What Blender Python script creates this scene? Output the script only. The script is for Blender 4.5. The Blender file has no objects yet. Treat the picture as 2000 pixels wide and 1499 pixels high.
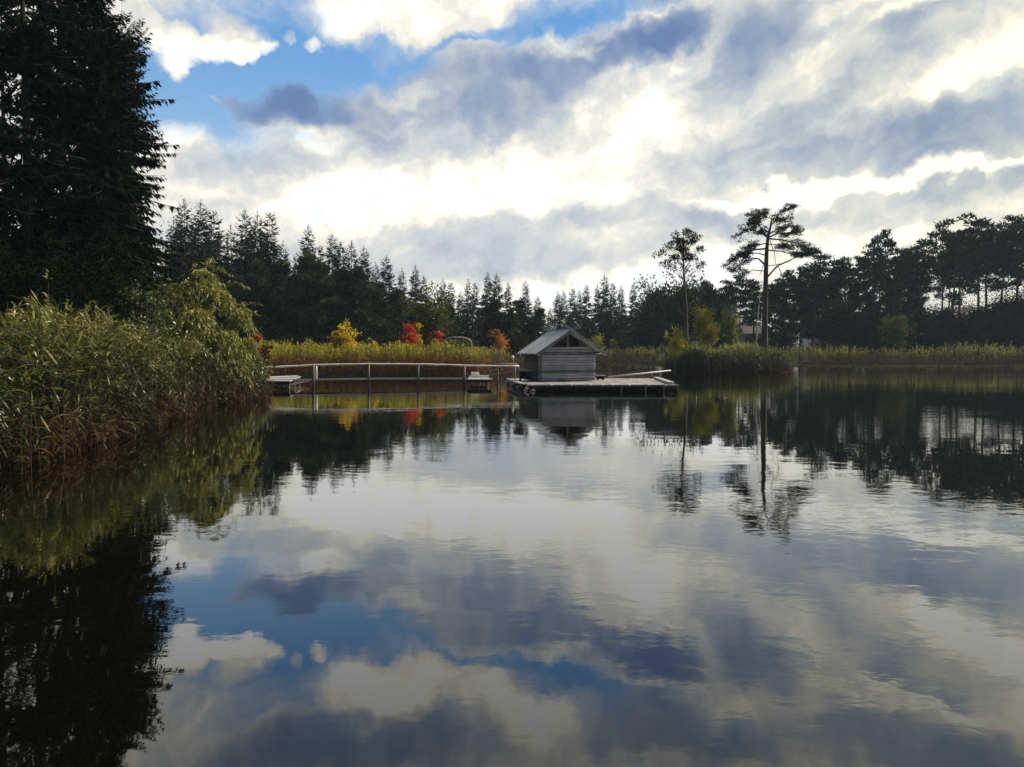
import bpy, math, random
import numpy as np
from math import sin, cos, radians, pi, tan, atan2
sc = bpy.context.scene
COL = sc.collection
# ---------------------------------------------------------------- camera
FPX, PITCH, CAMH = 1500.0, radians(2.27), 2.0
cam = bpy.data.objects.new("camera", bpy.data.cameras.new("camera"))
COL.objects.link(cam); sc.camera = cam
cam.location = (0, 0, CAMH); cam.rotation_euler = (pi/2 - PITCH, 0, 0)
cam.data.sensor_width = 36; cam.data.lens = 27.0; cam.data.clip_end = 6000; cam.data.clip_start = 0.1
sc.view_settings.view_transform = 'Standard'; sc.view_settings.look = 'None'
sc.view_settings.exposure = 0.5; sc.view_settings.gamma = 1.0
sc.cycles.max_bounces = 6; sc.cycles.diffuse_bounces = 2; sc.cycles.glossy_bounces = 3
sc.cycles.transmission_bounces = 3; sc.cycles.transparent_max_bounces = 4
sc.cycles.caustics_reflective = False; sc.cycles.caustics_refractive = False

def ray(px, py):
    dx = (px-1000)/FPX; dz = -(py-749.5)/FPX
    return np.array([dx, cos(PITCH)+dz*sin(PITCH), -sin(PITCH)+dz*cos(PITCH)])
def at(px, py, Y):                     # the place at distance Y seen towards a point of the photo
    d = ray(px, py); d = d*(Y/d[1]); return np.array([d[0], d[1], d[2]+CAMH])
def atz(px, py, z):
    d = ray(px, py); d = d*((z-CAMH)/d[2]); return np.array([d[0], d[1], z])

# ---------------------------------------------------------------- sun and sky
SUN_AZ, SUN_EL = radians(68), radians(38)
sd = np.array([sin(SUN_AZ)*cos(SUN_EL), cos(SUN_AZ)*cos(SUN_EL), sin(SUN_EL)])
sun = bpy.data.objects.new("sun", bpy.data.lights.new("sun", 'SUN')); COL.objects.link(sun)
sun.data.energy = 5.0; sun.data.angle = radians(1.0); sun.data.color = (1.0, 0.88, 0.68)
from mathutils import Vector
sun.rotation_euler = Vector(-sd).to_track_quat('-Z', 'Y').to_euler(); sun.location = (60, 30, 60)

W = bpy.data.worlds.new("World"); sc.world = W; W.use_nodes = True
nt = W.node_tree; nt.nodes.clear(); N = nt.nodes; L = nt.links
def node(tree, t, **kw):
    n = tree.nodes.new(t)
    for k, v in kw.items(): setattr(n, k, v)
    return n
def mth(tree, op, a, b=None, c=None, clamp=False):
    n = tree.nodes.new('ShaderNodeMath'); n.operation = op; n.use_clamp = clamp
    for i, v in enumerate((a, b, c)):
        if v is None: continue
        if isinstance(v, (int, float)): n.inputs[i].default_value = v
        else: tree.links.new(v, n.inputs[i])
    return n.outputs[0]
def vmth(tree, op, a, b):
    n = tree.nodes.new('ShaderNodeVectorMath'); n.operation = op
    for i, v in enumerate((a, b)):
        if isinstance(v, (tuple, list)): n.inputs[i].default_value = v
        elif isinstance(v, (int, float)): n.inputs['Scale'].default_value = v
        else: tree.links.new(v, n.inputs[i] if not (op == 'SCALE' and i == 1) else n.inputs['Scale'])
    return n.outputs[0]
def mixc(tree, fac, a, b):
    n = tree.nodes.new('ShaderNodeMix'); n.data_type = 'RGBA'
    for k, v in (('F', fac), ('A', a), ('B', b)):
        s = n.inputs[0] if k == 'F' else n.inputs[6 if k == 'A' else 7]
        if isinstance(v, (int, float)): s.default_value = v
        elif isinstance(v, (tuple, list)): s.default_value = (*v[:3], 1)
        else: tree.links.new(v, s)
    return n.outputs[2]
def smooth(tree, v, lo, hi, a=0.0, b=1.0):
    n = tree.nodes.new('ShaderNodeMapRange'); n.interpolation_type = 'SMOOTHSTEP'
    n.inputs[1].default_value = lo; n.inputs[2].default_value = hi
    n.inputs[3].default_value = a; n.inputs[4].default_value = b
    tree.links.new(v, n.inputs[0]); return n.outputs[0]
def noise(tree, vec, scale, detail=4, rough=0.55, dist=0.0, out=0):
    n = tree.nodes.new('ShaderNodeTexNoise'); n.inputs['Scale'].default_value = scale
    n.inputs['Detail'].default_value = detail; n.inputs['Roughness'].default_value = rough
    n.inputs['Distortion'].default_value = dist
    if vec is not None: tree.links.new(vec, n.inputs['Vector'])
    return n.outputs[out]
geo = node(nt, 'ShaderNodeNewGeometry')
tc = node(nt, 'ShaderNodeTexCoord')
sep = node(nt, 'ShaderNodeSeparateXYZ'); L.new(tc.outputs['Generated'], sep.inputs[0])
u = mth(nt, 'ARCTAN2', sep.outputs[0], sep.outputs[1]); v = mth(nt, 'ARCSINE', sep.outputs[2])
comb = node(nt, 'ShaderNodeCombineXYZ'); L.new(u, comb.inputs[0]); L.new(v, comb.inputs[1])
uv = comb.outputs[0]
# billowing displacement of the cloud outlines
w1 = vmth(nt, 'SCALE', vmth(nt, 'SUBTRACT', noise(nt, uv, 7.0, 3, 0.5, 0, 1), (.5, .5, .5)), 0.10)
w2 = vmth(nt, 'SCALE', vmth(nt, 'SUBTRACT', noise(nt, uv, 26.0, 5, 0.6, 0, 1), (.5, .5, .5)), 0.050)
wuv = vmth(nt, 'ADD', uv, vmth(nt, 'ADD', w1, w2))
def mapped(vec, rot, sx, sy):
    m = node(nt, 'ShaderNodeMapping', vector_type='POINT')
    m.inputs['Rotation'].default_value = (0, 0, rot); m.inputs['Scale'].default_value = (sx, sy, 1)
    m2 = node(nt, 'ShaderNodeMapping', vector_type='POINT'); m2.inputs['Rotation'].default_value = (0, 0, rot)
    L.new(vec, m2.inputs[0]); m.inputs['Rotation'].default_value = (0, 0, 0); L.new(m2.outputs[0], m.inputs[0])
    return m.outputs[0]
def uvpx(px, py):
    d = ray(px, py); d = d/np.linalg.norm(d); return atan2(d[0], d[1]), math.asin(d[2])
def blobs(lst, base):
    acc = base
    for (px, py, w, h, rot, wt) in lst:
        cu, cv = uvpx(px, py); e = 10
        su = (uvpx(px+e, py)[0]-uvpx(px-e, py)[0])/(2*e); sv = (uvpx(px, py-e)[1]-uvpx(px, py+e)[1])/(2*e)
        m = node(nt, 'ShaderNodeMapping', vector_type='TEXTURE')
        m.inputs['Location'].default_value = (cu, cv, 0)
        m.inputs['Rotation'].default_value = (0, 0, radians(rot))
        m.inputs['Scale'].default_value = (w*su, h*sv, 1)
        L.new(wuv, m.inputs[0])
        g = node(nt, 'ShaderNodeTexGradient', gradient_type='SPHERICAL'); L.new(m.outputs[0], g.inputs[0])
        s = mth(nt, 'SMOOTH_MIN', g.outputs['Fac'], 0.6, 0.25)
        acc = mth(nt, 'MULTIPLY_ADD', s, wt, acc)
    return acc
n_big = noise(nt, mapped(uv, radians(-22), 2.6, 8.0), 1.6, 6, 0.6, 0.3)
n_fine = noise(nt, wuv, 16.0, 6, 0.62, 0.0)
# how much cloud (rows: x, y, half width, half height in photo pixels, tilt, weight)
COVER = [
 (430, 190, 330, 150, 8, -1.5), (620, 60, 330, 130, 0, -1.3), (620, 150, 420, 110, 5, -1.1), (330, 60, 220, 110, 0, -0.9), (1080, 30, 240, 75, 12, -1.5), (420, 150, 150, 60, 0, -.6), (300, 210, 220, 160, 0, -0.8),
 (500, 20, 120, 90, 0, -0.6), (480, 280, 190, 70, -30, -0.5), (960, 85, 200, 50, 15, -0.7), (1300, -30, 240, 60, 10, -0.7), (700, 170, 200, 70, 0, -.5), (560, -80, 400, 90, 0, -.7),
 (330, 50, 110, 42, -8, 1.9), (400, 80, 110, 45, 10, 2.3), (460, 55, 75, 50, -25, 2.3), (500, 85, 50, 30, 0, 1.6), (350, 112, 50, 30, 0, 1.9), (270, 30, 60, 40, 0, 1.5),
 (790, 0, 190, 80, 0, 2.6), (690, 50, 80, 60, 30, 1.0), (840, 45, 110, 45, 10, 1.3), (940, -5, 70, 26, 10, 1.0),
 (617, 97, 40, 24, 0, 2.1), (553, 75, 16, 20, 0, 1.2), (915, 104, 80, 20, 8, 1.7), (400, 182, 40, 9, 0, 1.0), (450, 182, 50, 14, 0, 1.4),
 (520, 200, 110, 60, -10, 1.8), (640, 215, 130, 60, 0, 1.6), (760, 200, 140, 60, 0, 1.4), (350, 290, 120, 80, 0, 1.1), (880, 170, 200, 60, 8, 1.4),
 (1080, 120, 130, 60, 10, 1.5), (1250, 60, 160, 60, 15, 1.8), (1400, 30, 160, 60, 0, 1.2), (450, -130, 160, 45, 0, 1.4),
]
SHADE = [
 (650, -130, 400, 85, 0, 1.1), (1330, -90, 280, 80, 0, .9), (1800, -120, 380, 90, 0, .9), (980, -60, 160, 60, 0, -.3),
 (520, 195, 120, 60, -8, 1.1), (600, 205, 120, 60, 0, .75), (660, 240, 160, 60, -20, .5), (740, 200, 130, 50, 0, .5), (870, 170, 190, 90, 10, .55), (1000, 180, 150, 110, 10, .55),
 (900, 250, 240, 60, 5, .45), (1080, 130, 130, 70, 10, .55), (1230, 75, 190, 60, 12, 1.3), (1350, 30, 160, 50, 5, .9), (1450, 80, 130, 70, 25, .55),
 (1430, 130, 190, 70, 30, .45), (1720, 110, 190, 90, 25, .45), (1600, 60, 160, 60, 20, .3), (1860, 20, 180, 40, 10, .35),
 (1900, 250, 260, 90, 18, .75), (1700, 285, 300, 60, 12, .65), (1500, 250, 240, 50, 10, .45), (1430, 320, 260, 45, 8, .45), (1180, 320, 190, 35, 5, .22), (1800, 330, 200, 30, 12, .3),
 (900, 480, 260, 45, 3, .28), (1040, 515, 280, 40, 2, .30), (1180, 420, 260, 35, 3, .3), (1400, 430, 160, 45, 5, .35), (1880, 375, 190, 34, 10, .5), (1750, 440, 140, 22, 12, .25),
 (450, 340, 130, 50, 0, .45), (560, 330, 100, 50, 0, .3),(740, 540, 200, 30, 0, .2),
 (800, 15, 220, 70, 0, -.25), (430, 90, 160, 60, 0, -.5), (350, 280, 110, 60, 0, -.5), (1300, 180, 170, 70, 35, -.45), (1250, 270, 220, 60, 25, -.3), (1000, 360, 340, 80, 6, -.42), (700, 390, 300, 70, 0, -.35),
 (1620, 150, 120, 40, 20, -.25), (1930, 100, 200, 60, 25, -.5), (1900, 170, 150, 40, 20, -.25), (1700, 378, 280, 26, 8, -.8), (1480, 385, 260, 20, 3, -.6), (1600, 400, 140, 30, 10, -.5), (1930, 335, 170, 18, 12, -.6), (1100, 90, 40, 22, 0, -.3),
 (1140, 95, 30, 20, 0, -.8), (640, 270, 70, 40, 0, -.5), (800, 180, 50, 30, 0, -.4), (1550, 500, 400, 50, 3, -.5), (1200, 570, 420, 50, 0, -.5), (1430, 15, 70, 40, 10, -.5), (1650, 20, 120, 25, 15, -.5), (1800, 5, 140, 25, 10, -.6), (600, 440, 200, 50, 0, -.25),
]
cov = blobs(COVER, 1.25)
cov = mth(nt, 'ADD', cov, mth(nt, 'MULTIPLY', mth(nt, 'SUBTRACT', n_fine, 0.5), 1.1))
# the rest of the sky: broken cloud
away = smooth(nt, sep.outputs[1], 0.55, 0.15)
high = smooth(nt, sep.outputs[2], 0.42, 0.62)
rest = mth(nt, 'MAXIMUM', away, high)
cov = mth(nt, 'MULTIPLY_ADD', rest, mth(nt, 'MULTIPLY', mth(nt, 'SUBTRACT', n_big, 0.62), 6.0), cov)
cov = mth(nt, 'ADD', cov, mth(nt, 'MULTIPLY', mth(nt, 'SUBTRACT', noise(nt, wuv, 5.0, 5, .6), .5), .9))
cover = smooth(nt, cov, -0.15, 1.3)
sh = blobs(SHADE, 0.345)
sh = mth(nt, 'ADD', sh, mth(nt, 'MULTIPLY', mth(nt, 'SUBTRACT', n_big, 0.5), 0.75))
sh = mth(nt, 'ADD', sh, mth(nt, 'MULTIPLY', mth(nt, 'SUBTRACT', n_fine, 0.5), 0.38))
n_lit = noise(nt, vmth(nt, 'ADD', wuv, (.016, .012, 0)), 16.0, 6, 0.62, 0.0)     # the side of each billow turned to the light
sh = mth(nt, 'ADD', sh, mth(nt, 'MULTIPLY', mth(nt, 'SUBTRACT', n_lit, n_fine), 0.75))
n_mid = noise(nt, mapped(wuv, radians(-18), 1.0, 2.2), 8.0, 4, 0.55, 0.2)
sh = mth(nt, 'ADD', sh, mth(nt, 'MULTIPLY', mth(nt, 'SUBTRACT', n_mid, 0.5), 0.45))
sh = mth(nt, 'MULTIPLY', sh, .66)
rmp = node(nt, 'ShaderNodeValToRGB'); L.new(sh, rmp.inputs[0])
cr = rmp.color_ramp; cr.interpolation = 'B_SPLINE'
cr.elements[0].position = 0.0; cr.elements[0].color = (1.75, 1.62, 1.28, 1)
cr.elements[1].position = 1.0; cr.elements[1].color = (.12, .20, .42, 1)
for p, c in ((.13, (.95, .91, .79, 1)), (.27, (.70, .71, .70, 1)), (.46, (.43, .485, .57, 1)), (.68, (.24, .33, .50, 1))):
    e = cr.elements.new(p); e.color = c
sky = node(nt, 'ShaderNodeTexSky', sky_type='NISHITA'); sky.sun_disc = False
sky.sun_elevation = SUN_EL; sky.sun_rotation = SUN_AZ; sky.air_density = 1.0; sky.dust_density = 0.6; sky.ozone_density = 1.5
blue_n = vmth(nt, 'SCALE', sky.outputs[0], 0.055)
low = smooth(nt, sep.outputs[2], 0.10, 0.42)
blue_t = mixc(nt, low, (.44, .68, .92), (.13, .37, .76))
blue = mixc(nt, 0.85, blue_n, blue_t)
warm = smooth(nt, sep.outputs[0], 0.1, 0.6)
ccol = mixc(nt, mth(nt, 'MULTIPLY', warm, .35), rmp.outputs[0], vmth(nt, 'MULTIPLY', rmp.outputs[0], (1.08, 1.03, .78)))
skyc = mixc(nt, cover, blue, ccol)
# sky opposite the sun and overhead is dimmer than the bright front
vdot = nt.nodes.new('ShaderNodeVectorMath'); vdot.operation = 'DOT_PRODUCT'
L.new(tc.outputs['Generated'], vdot.inputs[0]); vdot.inputs[1].default_value = (sin(.35), cos(.35), 0)
dim = smooth(nt, vdot.outputs['Value'], -0.1, 0.75, 0.5, 1.0)
dimz = smooth(nt, sep.outputs[2], 0.45, 0.8, 1.0, 0.5)
skyc = vmth(nt, 'SCALE', skyc, mth(nt, 'MULTIPLY', mth(nt, 'MULTIPLY', dim, dimz), 10.0))
bg = node(nt, 'ShaderNodeBackground'); bg.inputs[1].default_value = 0.074; L.new(skyc, bg.inputs[0])
wo = node(nt, 'ShaderNodeOutputWorld'); L.new(bg.outputs[0], wo.inputs[0])
W.cycles.sampling_method = 'MANUAL'; W.cycles.sample_map_resolution = 512

# ---------------------------------------------------------------- helpers
rng = np.random.default_rng(7)
def U(a, b, n=None): return rng.uniform(a, b, n)
def tag(o, label=None, cat=None, group=None, kind=None):
    if label: o['label'] = label
    if cat: o['category'] = cat
    if group: o['group'] = group
    if kind: o['kind'] = kind
    return o
def mesh_np(name, V, F, tint=None, smooth_=False):
    V = np.asarray(V, dtype=np.float32); F = np.asarray(F, dtype=np.int32)
    me = bpy.data.meshes.new(name); nv, nf = len(V), len(F); k = F.shape[1]
    me.vertices.add(nv); me.vertices.foreach_set('co', V.ravel())
    me.loops.add(nf*k); me.loops.foreach_set('vertex_index', F.ravel())
    me.polygons.add(nf); me.polygons.foreach_set('loop_start', np.arange(0, nf*k, k, dtype=np.int32))
    me.polygons.foreach_set('use_smooth', np.full(nf, smooth_, dtype=bool))
    if tint is not None:
        a = me.attributes.new('tint', 'FLOAT', 'FACE'); a.data.foreach_set('value', np.asarray(tint, dtype=np.float32))
    me.update(calc_edges=True)
    return me
def link(name, me, mat, parent=None):
    o = bpy.data.objects.new(name, me); COL.objects.link(o)
    if mat and me and not me.materials: me.materials.append(mat)
    if parent: o.parent = parent
    return o
def empty(name, loc=(0, 0, 0), rz=0.0):
    o = bpy.data.objects.new(name, None); COL.objects.link(o); o.location = loc; o.rotation_euler = (0, 0, rz)
    o.empty_display_size = .3; return o
class G:
    def __init__(s): s.V = []; s.F = []; s.T = []; s.n = 0
    def add(s, V, F, t=0.5):
        V = np.asarray(V, float).reshape(-1, 3); F = np.asarray(F, int).reshape(-1, 4)
        s.V.append(V); s.F.append(F+s.n); s.n += len(V)
        s.T.append(np.full(len(F), t) if np.isscalar(t) else np.asarray(t))
    def box(s, c, size, rz=0.0, t=None, rx=0.0, ry=0.0):
        hx, hy, hz = [q/2 for q in size]
        V = np.array([[x, y, z] for x in (-hx, hx) for y in (-hy, hy) for z in (-hz, hz)], float)
        if ry: V = V @ np.array([[cos(ry), 0, -sin(ry)], [0, 1, 0], [sin(ry), 0, cos(ry)]])
        if rx: V = V @ np.array([[1, 0, 0], [0, cos(rx), sin(rx)], [0, -sin(rx), cos(rx)]])
        V = V @ np.array([[cos(rz), sin(rz), 0], [-sin(rz), cos(rz), 0], [0, 0, 1]])
        s.add(V+np.array(c), [[0, 1, 3, 2], [4, 6, 7, 5], [0, 4, 5, 1], [2, 3, 7, 6], [0, 2, 6, 4], [1, 5, 7, 3]], U(0, 1) if t is None else t)
    def beam(s, a, b, w, h, t=None):            # a board from a to b
        a = np.array(a, float); b = np.array(b, float); d = b-a; Ln = np.linalg.norm(d); d /= Ln
        sd_ = np.cross(d, [0, 0, 1]); sd_ = sd_/max(np.linalg.norm(sd_), 1e-6) if np.linalg.norm(sd_) > 1e-4 else np.array([1., 0, 0])
        up = np.cross(sd_, d); V = []
        for p in (a, b):
            for i in (-1, 1):
                for j in (-1, 1): V.append(p+sd_*w/2*i+up*h/2*j)
        s.add(V, [[0, 1, 3, 2], [4, 6, 7, 5], [0, 4, 5, 1], [2, 3, 7, 6], [0, 2, 6, 4], [1, 5, 7, 3]], U(0, 1) if t is None else t)
    def tube(s, P, R, n=6, t=0.5):
        P = np.asarray(P, float); R = np.broadcast_to(np.asarray(R, float), (len(P),)); m = len(P)
        T = np.gradient(P, axis=0); T /= np.linalg.norm(T, axis=1)[:, None]+1e-9
        ref = np.array([1., 0, 0]) if abs(T[0][0]) < .8 else np.array([0, 1., 0])
        A = np.cross(T, ref); A /= np.linalg.norm(A, axis=1)[:, None]+1e-9; B = np.cross(T, A)
        th = np.linspace(0, 2*pi, n, endpoint=False)
        V = (P[:, None]+R[:, None, None]*(A[:, None]*np.cos(th)[None, :, None]+B[:, None]*np.sin(th)[None, :, None])).reshape(-1, 3)
        F = [[i*n+j, i*n+(j+1) % n, (i+1)*n+(j+1) % n, (i+1)*n+j] for i in range(m-1) for j in range(n)]
        c0 = len(V); V = np.vstack([V, P[0], P[-1]])
        for j in range(0, n, 2):
            F.append([c0, (j+2) % n, (j+1) % n, j]); F.append([c0+1, (m-1)*n+j, (m-1)*n+(j+1) % n, (m-1)*n+(j+2) % n])
        s.add(V, F, t)
    def leaves(s, C, D, length, width, t, bend=None):
        C = np.asarray(C, float); D = np.asarray(D, float); n = len(C)
        if n == 0: return
        D = D/(np.linalg.norm(D, axis=1)[:, None]+1e-9)
        length = np.broadcast_to(length, (n,))[:, None]; width = np.broadcast_to(width, (n,))[:, None]
        S = np.cross(D, rng.normal(size=(n, 3))); S /= np.linalg.norm(S, axis=1)[:, None]+1e-9
        mid = C+D*length*.45
        tip = C+D*length
        if bend is not None: tip = tip+np.array([0, 0, -1.])*(length*bend)
        V = np.stack([C, mid+S*width/2, tip, mid-S*width/2], 1).reshape(-1, 3)
        F = np.arange(4*n).reshape(n, 4); s.add(V, F, t if not np.isscalar(t) else np.full(n, t))
    def mesh(s, name, smooth_=False): return mesh_np(name, np.vstack(s.V), np.vstack(s.F), np.concatenate(s.T), smooth_)
    def obj(s, name, mat, parent=None, smooth_=False): return link(name, s.mesh(name, smooth_), mat, parent)

# ---------------------------------------------------------------- materials
def material(name):
    m = bpy.data.materials.new(name); m.use_nodes = True; m.node_tree.nodes.clear(); return m, m.node_tree
def out(t, sock):
    o = t.nodes.new('ShaderNodeOutputMaterial'); t.links.new(sock, o.inputs[0])
def ramp(t, fac, stops):
    r = t.nodes.new('ShaderNodeValToRGB'); t.links.new(fac, r.inputs[0]); e = r.color_ramp.elements
    e[0].position, e[0].color = stops[0][0], (*stops[0][1], 1); e[1].position, e[1].color = stops[-1][0], (*stops[-1][1], 1)
    for p, c in stops[1:-1]:
        q = e.new(p); q.color = (*c, 1)
    return r.outputs[0]
def foliage(name, stops, transl=0.25, objvar=0.35, gloss=0.0, nscale=None):
    m, t = material(name)
    a = t.nodes.new('ShaderNodeAttribute'); a.attribute_name = 'tint'; fac = a.outputs['Fac']
    oi = t.nodes.new('ShaderNodeObjectInfo')
    fac = mth(t, 'ADD', fac, mth(t, 'MULTIPLY', mth(t, 'SUBTRACT', oi.outputs['Random'], .5), objvar))
    if nscale:
        tcn = t.nodes.new('ShaderNodeTexCoord')
        fac = mth(t, 'ADD', fac, mth(t, 'MULTIPLY', mth(t, 'SUBTRACT', noise(t, tcn.outputs['Object'], nscale, 3), .5), 1.4))
    c = ramp(t, fac, stops)
    d = t.nodes.new('ShaderNodeBsdfDiffuse'); t.links.new(c, d.inputs[0]); res = d.outputs[0]
    if transl:
        tr = t.nodes.new('ShaderNodeBsdfTranslucent'); t.links.new(c, tr.inputs[0])
        mx = t.nodes.new('ShaderNodeMixShader'); mx.inputs[0].default_value = transl
        t.links.new(res, mx.inputs[1]); t.links.new(tr.outputs[0], mx.inputs[2]); res = mx.outputs[0]
    if gloss:
        g = t.nodes.new('ShaderNodeBsdfGlossy'); g.inputs['Roughness'].default_value = .42
        mx = t.nodes.new('ShaderNodeMixShader'); mx.inputs[0].default_value = gloss
        t.links.new(res, mx.inputs[1]); t.links.new(g.outputs[0], mx.inputs[2]); res = mx.outputs[0]
    out(t, res); return m
M = {}
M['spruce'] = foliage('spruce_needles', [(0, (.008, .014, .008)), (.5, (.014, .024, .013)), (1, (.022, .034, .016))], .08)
M['spruce_near'] = foliage('shaded_spruce_needles', [(0, (.003, .006, .003)), (1, (.008, .014, .006))], .03)  # darker copy of the spruce needles, shade of the left stand in its colour
M['pine'] = foliage('pine_needles', [(0, (.014, .02, .013)), (.5, (.042, .055, .032)), (1, (.07, .08, .042))], .15)
M['dark_leaf'] = foliage('dark_leaves', [(0, (.012, .02, .007)), (.5, (.022, .034, .01)), (1, (.045, .05, .014))], .2)
M['olive_leaf'] = foliage('olive_leaves', [(0, (.035, .05, .014)), (.5, (.07, .085, .02)), (1, (.12, .12, .03))], .3)
M['birch_leaf'] = foliage('yellow_green_birch_leaves', [(0, (.14, .15, .02)), (.5, (.36, .35, .04)), (1, (.58, .46, .05))], .4)
M['yellow_leaf'] = foliage('yellow_leaves', [(0, (.30, .22, .02)), (.5, (.60, .42, .03)), (1, (.75, .58, .06))], .4, .1)
M['red_leaf'] = foliage('red_leaves', [(0, (.30, .03, .02)), (.5, (.62, .08, .055)), (1, (.66, .22, .06))], .4, .1)
M['orange_leaf'] = foliage('orange_leaves', [(0, (.28, .06, .02)), (.5, (.5, .2, .04)), (1, (.55, .36, .06))], .4, .1)
M['russet_leaf'] = foliage('russet_leaves', [(0, (.09, .02, .012)), (1, (.2, .06, .03))], .3, .2)
M['willow'] = foliage('willow_leaves', [(0, (.08, .11, .03)), (.5, (.22, .24, .05)), (1, (.50, .46, .09))], .3, 0, .04)
M['green_bush'] = foliage('shrub_leaves', [(0, (.035, .06, .015)), (.5, (.07, .10, .025)), (1, (.16, .17, .05))], .3, .2, .05)

def reed_mat(name, low_c, mid_c, top_c, tipc, zt, tr=.35, gloss=.03, pos=(.12, .45, .8), vary=.45):
    m, t = material(name)
    tcn = t.nodes.new('ShaderNodeTexCoord'); s = t.nodes.new('ShaderNodeSeparateXYZ'); t.links.new(tcn.outputs['Object'], s.inputs[0])
    h = mth(t, 'DIVIDE', s.outputs[2], zt)
    nz = noise(t, tcn.outputs['Object'], .35, 4)
    h = mth(t, 'ADD', h, mth(t, 'MULTIPLY', mth(t, 'SUBTRACT', nz, .5), .85))
    a = t.nodes.new('ShaderNodeAttribute'); a.attribute_name = 'tint'
    h = mth(t, 'ADD', h, mth(t, 'MULTIPLY', mth(t, 'SUBTRACT', a.outputs['Fac'], .5), vary))
    c = ramp(t, h, [(pos[0], low_c), (pos[1], mid_c), (pos[2], top_c), (1.0, tipc)])
    v_ = mth(t, 'MULTIPLY_ADD', a.outputs['Fac'], .9, .55)
    c = vmth(t, 'SCALE', c, v_)
    d = t.nodes.new('ShaderNodeBsdfDiffuse'); t.links.new(c, d.inputs[0])
    q = t.nodes.new('ShaderNodeBsdfTranslucent'); t.links.new(c, q.inputs[0])
    mx = t.nodes.new('ShaderNodeMixShader'); mx.inputs[0].default_value = tr
    t.links.new(d.outputs[0], mx.inputs[1]); t.links.new(q.outputs[0], mx.inputs[2])
    g = t.nodes.new('ShaderNodeBsdfGlossy'); g.inputs['Roughness'].default_value = .38
    m2 = t.nodes.new('ShaderNodeMixShader'); m2.inputs[0].default_value = gloss
    t.links.new(mx.outputs[0], m2.inputs[1]); t.links.new(g.outputs[0], m2.inputs[2]); out(t, m2.outputs[0]); return m
M['reed_near'] = reed_mat('near_reeds', (.036, .024, .013), (.034, .042, .014), (.072, .088, .021), (.17, .17, .042), 3.0, .3, .06, (.12, .45, .8), .85)
M['reed_dry'] = reed_mat('dry_reeds', (.08, .045, .022), (.12, .075, .035), (.2, .15, .08), (.3, .25, .16), 1.2)
M['reed_left'] = reed_mat('golden_reeds', (.13, .06, .025), (.17, .085, .028), (.20, .20, .028), (.40, .37, .04), 2.9, .35, .02, (.15, .5, .75))
M['reed_right'] = reed_mat('far_reeds', (.075, .048, .032), (.085, .06, .03), (.13, .14, .035), (.34, .34, .09), 2.9, .35, .02, (.2, .55, .75))
M['reed_island'] = reed_mat('island_reeds', (.09, .055, .03), (.07, .07, .025), (.11, .13, .03), (.26, .27, .06), 2.9)

def wood(name, dark, light, scale=1.0, rough=.75, axis='X', spec=.3):
    m, t = material(name)
    tcn = t.nodes.new('ShaderNodeTexCoord'); mp = t.nodes.new('ShaderNodeMapping')
    sc_ = {'X': (.8, 14, 14), 'Y': (14, .8, 14), 'Z': (14, 14, .8)}[axis]
    mp.inputs['Scale'].default_value = sc_; t.links.new(tcn.outputs['Object'], mp.inputs[0])
    n1 = noise(t, mp.outputs[0], scale, 5, .65); n2 = noise(t, tcn.outputs['Object'], 1.7, 4, .6)
    a = t.nodes.new('ShaderNodeAttribute'); a.attribute_name = 'tint'
    f = mth(t, 'ADD', mth(t, 'MULTIPLY', n1, .65), mth(t, 'ADD', mth(t, 'MULTIPLY', n2, .45), mth(t, 'MULTIPLY', mth(t, 'SUBTRACT', a.outputs['Fac'], .5), .35)))
    c = ramp(t, f, [(.25, dark), (.55, [(x+y)/2 for x, y in zip(dark, light)]), (.85, light)])
    p = t.nodes.new('ShaderNodeBsdfPrincipled'); t.links.new(c, p.inputs['Base Color'])
    p.inputs['Roughness'].default_value = rough; p.inputs['Specular IOR Level'].default_value = spec
    b = t.nodes.new('ShaderNodeBump'); b.inputs['Strength'].default_value = .5; b.inputs['Distance'].default_value = .03
    t.links.new(n1, b.inputs['Height']); t.links.new(b.outputs[0], p.inputs['Normal']); out(t, p.outputs[0]); return m
M['log'] = wood('weathered_log_wood', (.022, .022, .027), (.46, .46, .50))
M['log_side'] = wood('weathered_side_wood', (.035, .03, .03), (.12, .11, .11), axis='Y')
M['roof'] = wood('weathered_roof_boards', (.34, .34, .34), (.78, .78, .75), axis='X', rough=.5, spec=.5)
M['deck'] = wood('sun_bleached_deck_boards', (.20, .19, .18), (.50, .48, .46), axis='Y', rough=.6, spec=.4)
M['rail'] = wood('bleached_rail_wood', (.34, .33, .31), (.78, .76, .71), rough=.6, spec=.4)
M['post'] = wood('grey_post_wood', (.05, .045, .04), (.22, .20, .18), axis='Z')
M['dark_wood'] = wood('dark_brown_wood', (.012, .01, .009), (.05, .045, .04))  # near-black brown wood for joists, bench legs, wall plates and some floats
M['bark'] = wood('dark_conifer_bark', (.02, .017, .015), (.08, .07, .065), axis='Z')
M['bark_near'] = wood('shaded_spruce_bark', (.006, .005, .004), (.02, .017, .015), axis='Z')  # conifer bark again, darkened so the colour carries the stand's shade
M['pine_bark'] = wood('grey_brown_pine_bark', (.03, .025, .022), (.10, .085, .075), axis='Z')
M['plaster'] = wood('pale_house_plaster', (.55, .54, .54), (.75, .74, .74), axis='Z')
M['float'] = wood('scuffed_pale_float', (.2, .21, .22), (.6, .6, .6))
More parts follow.
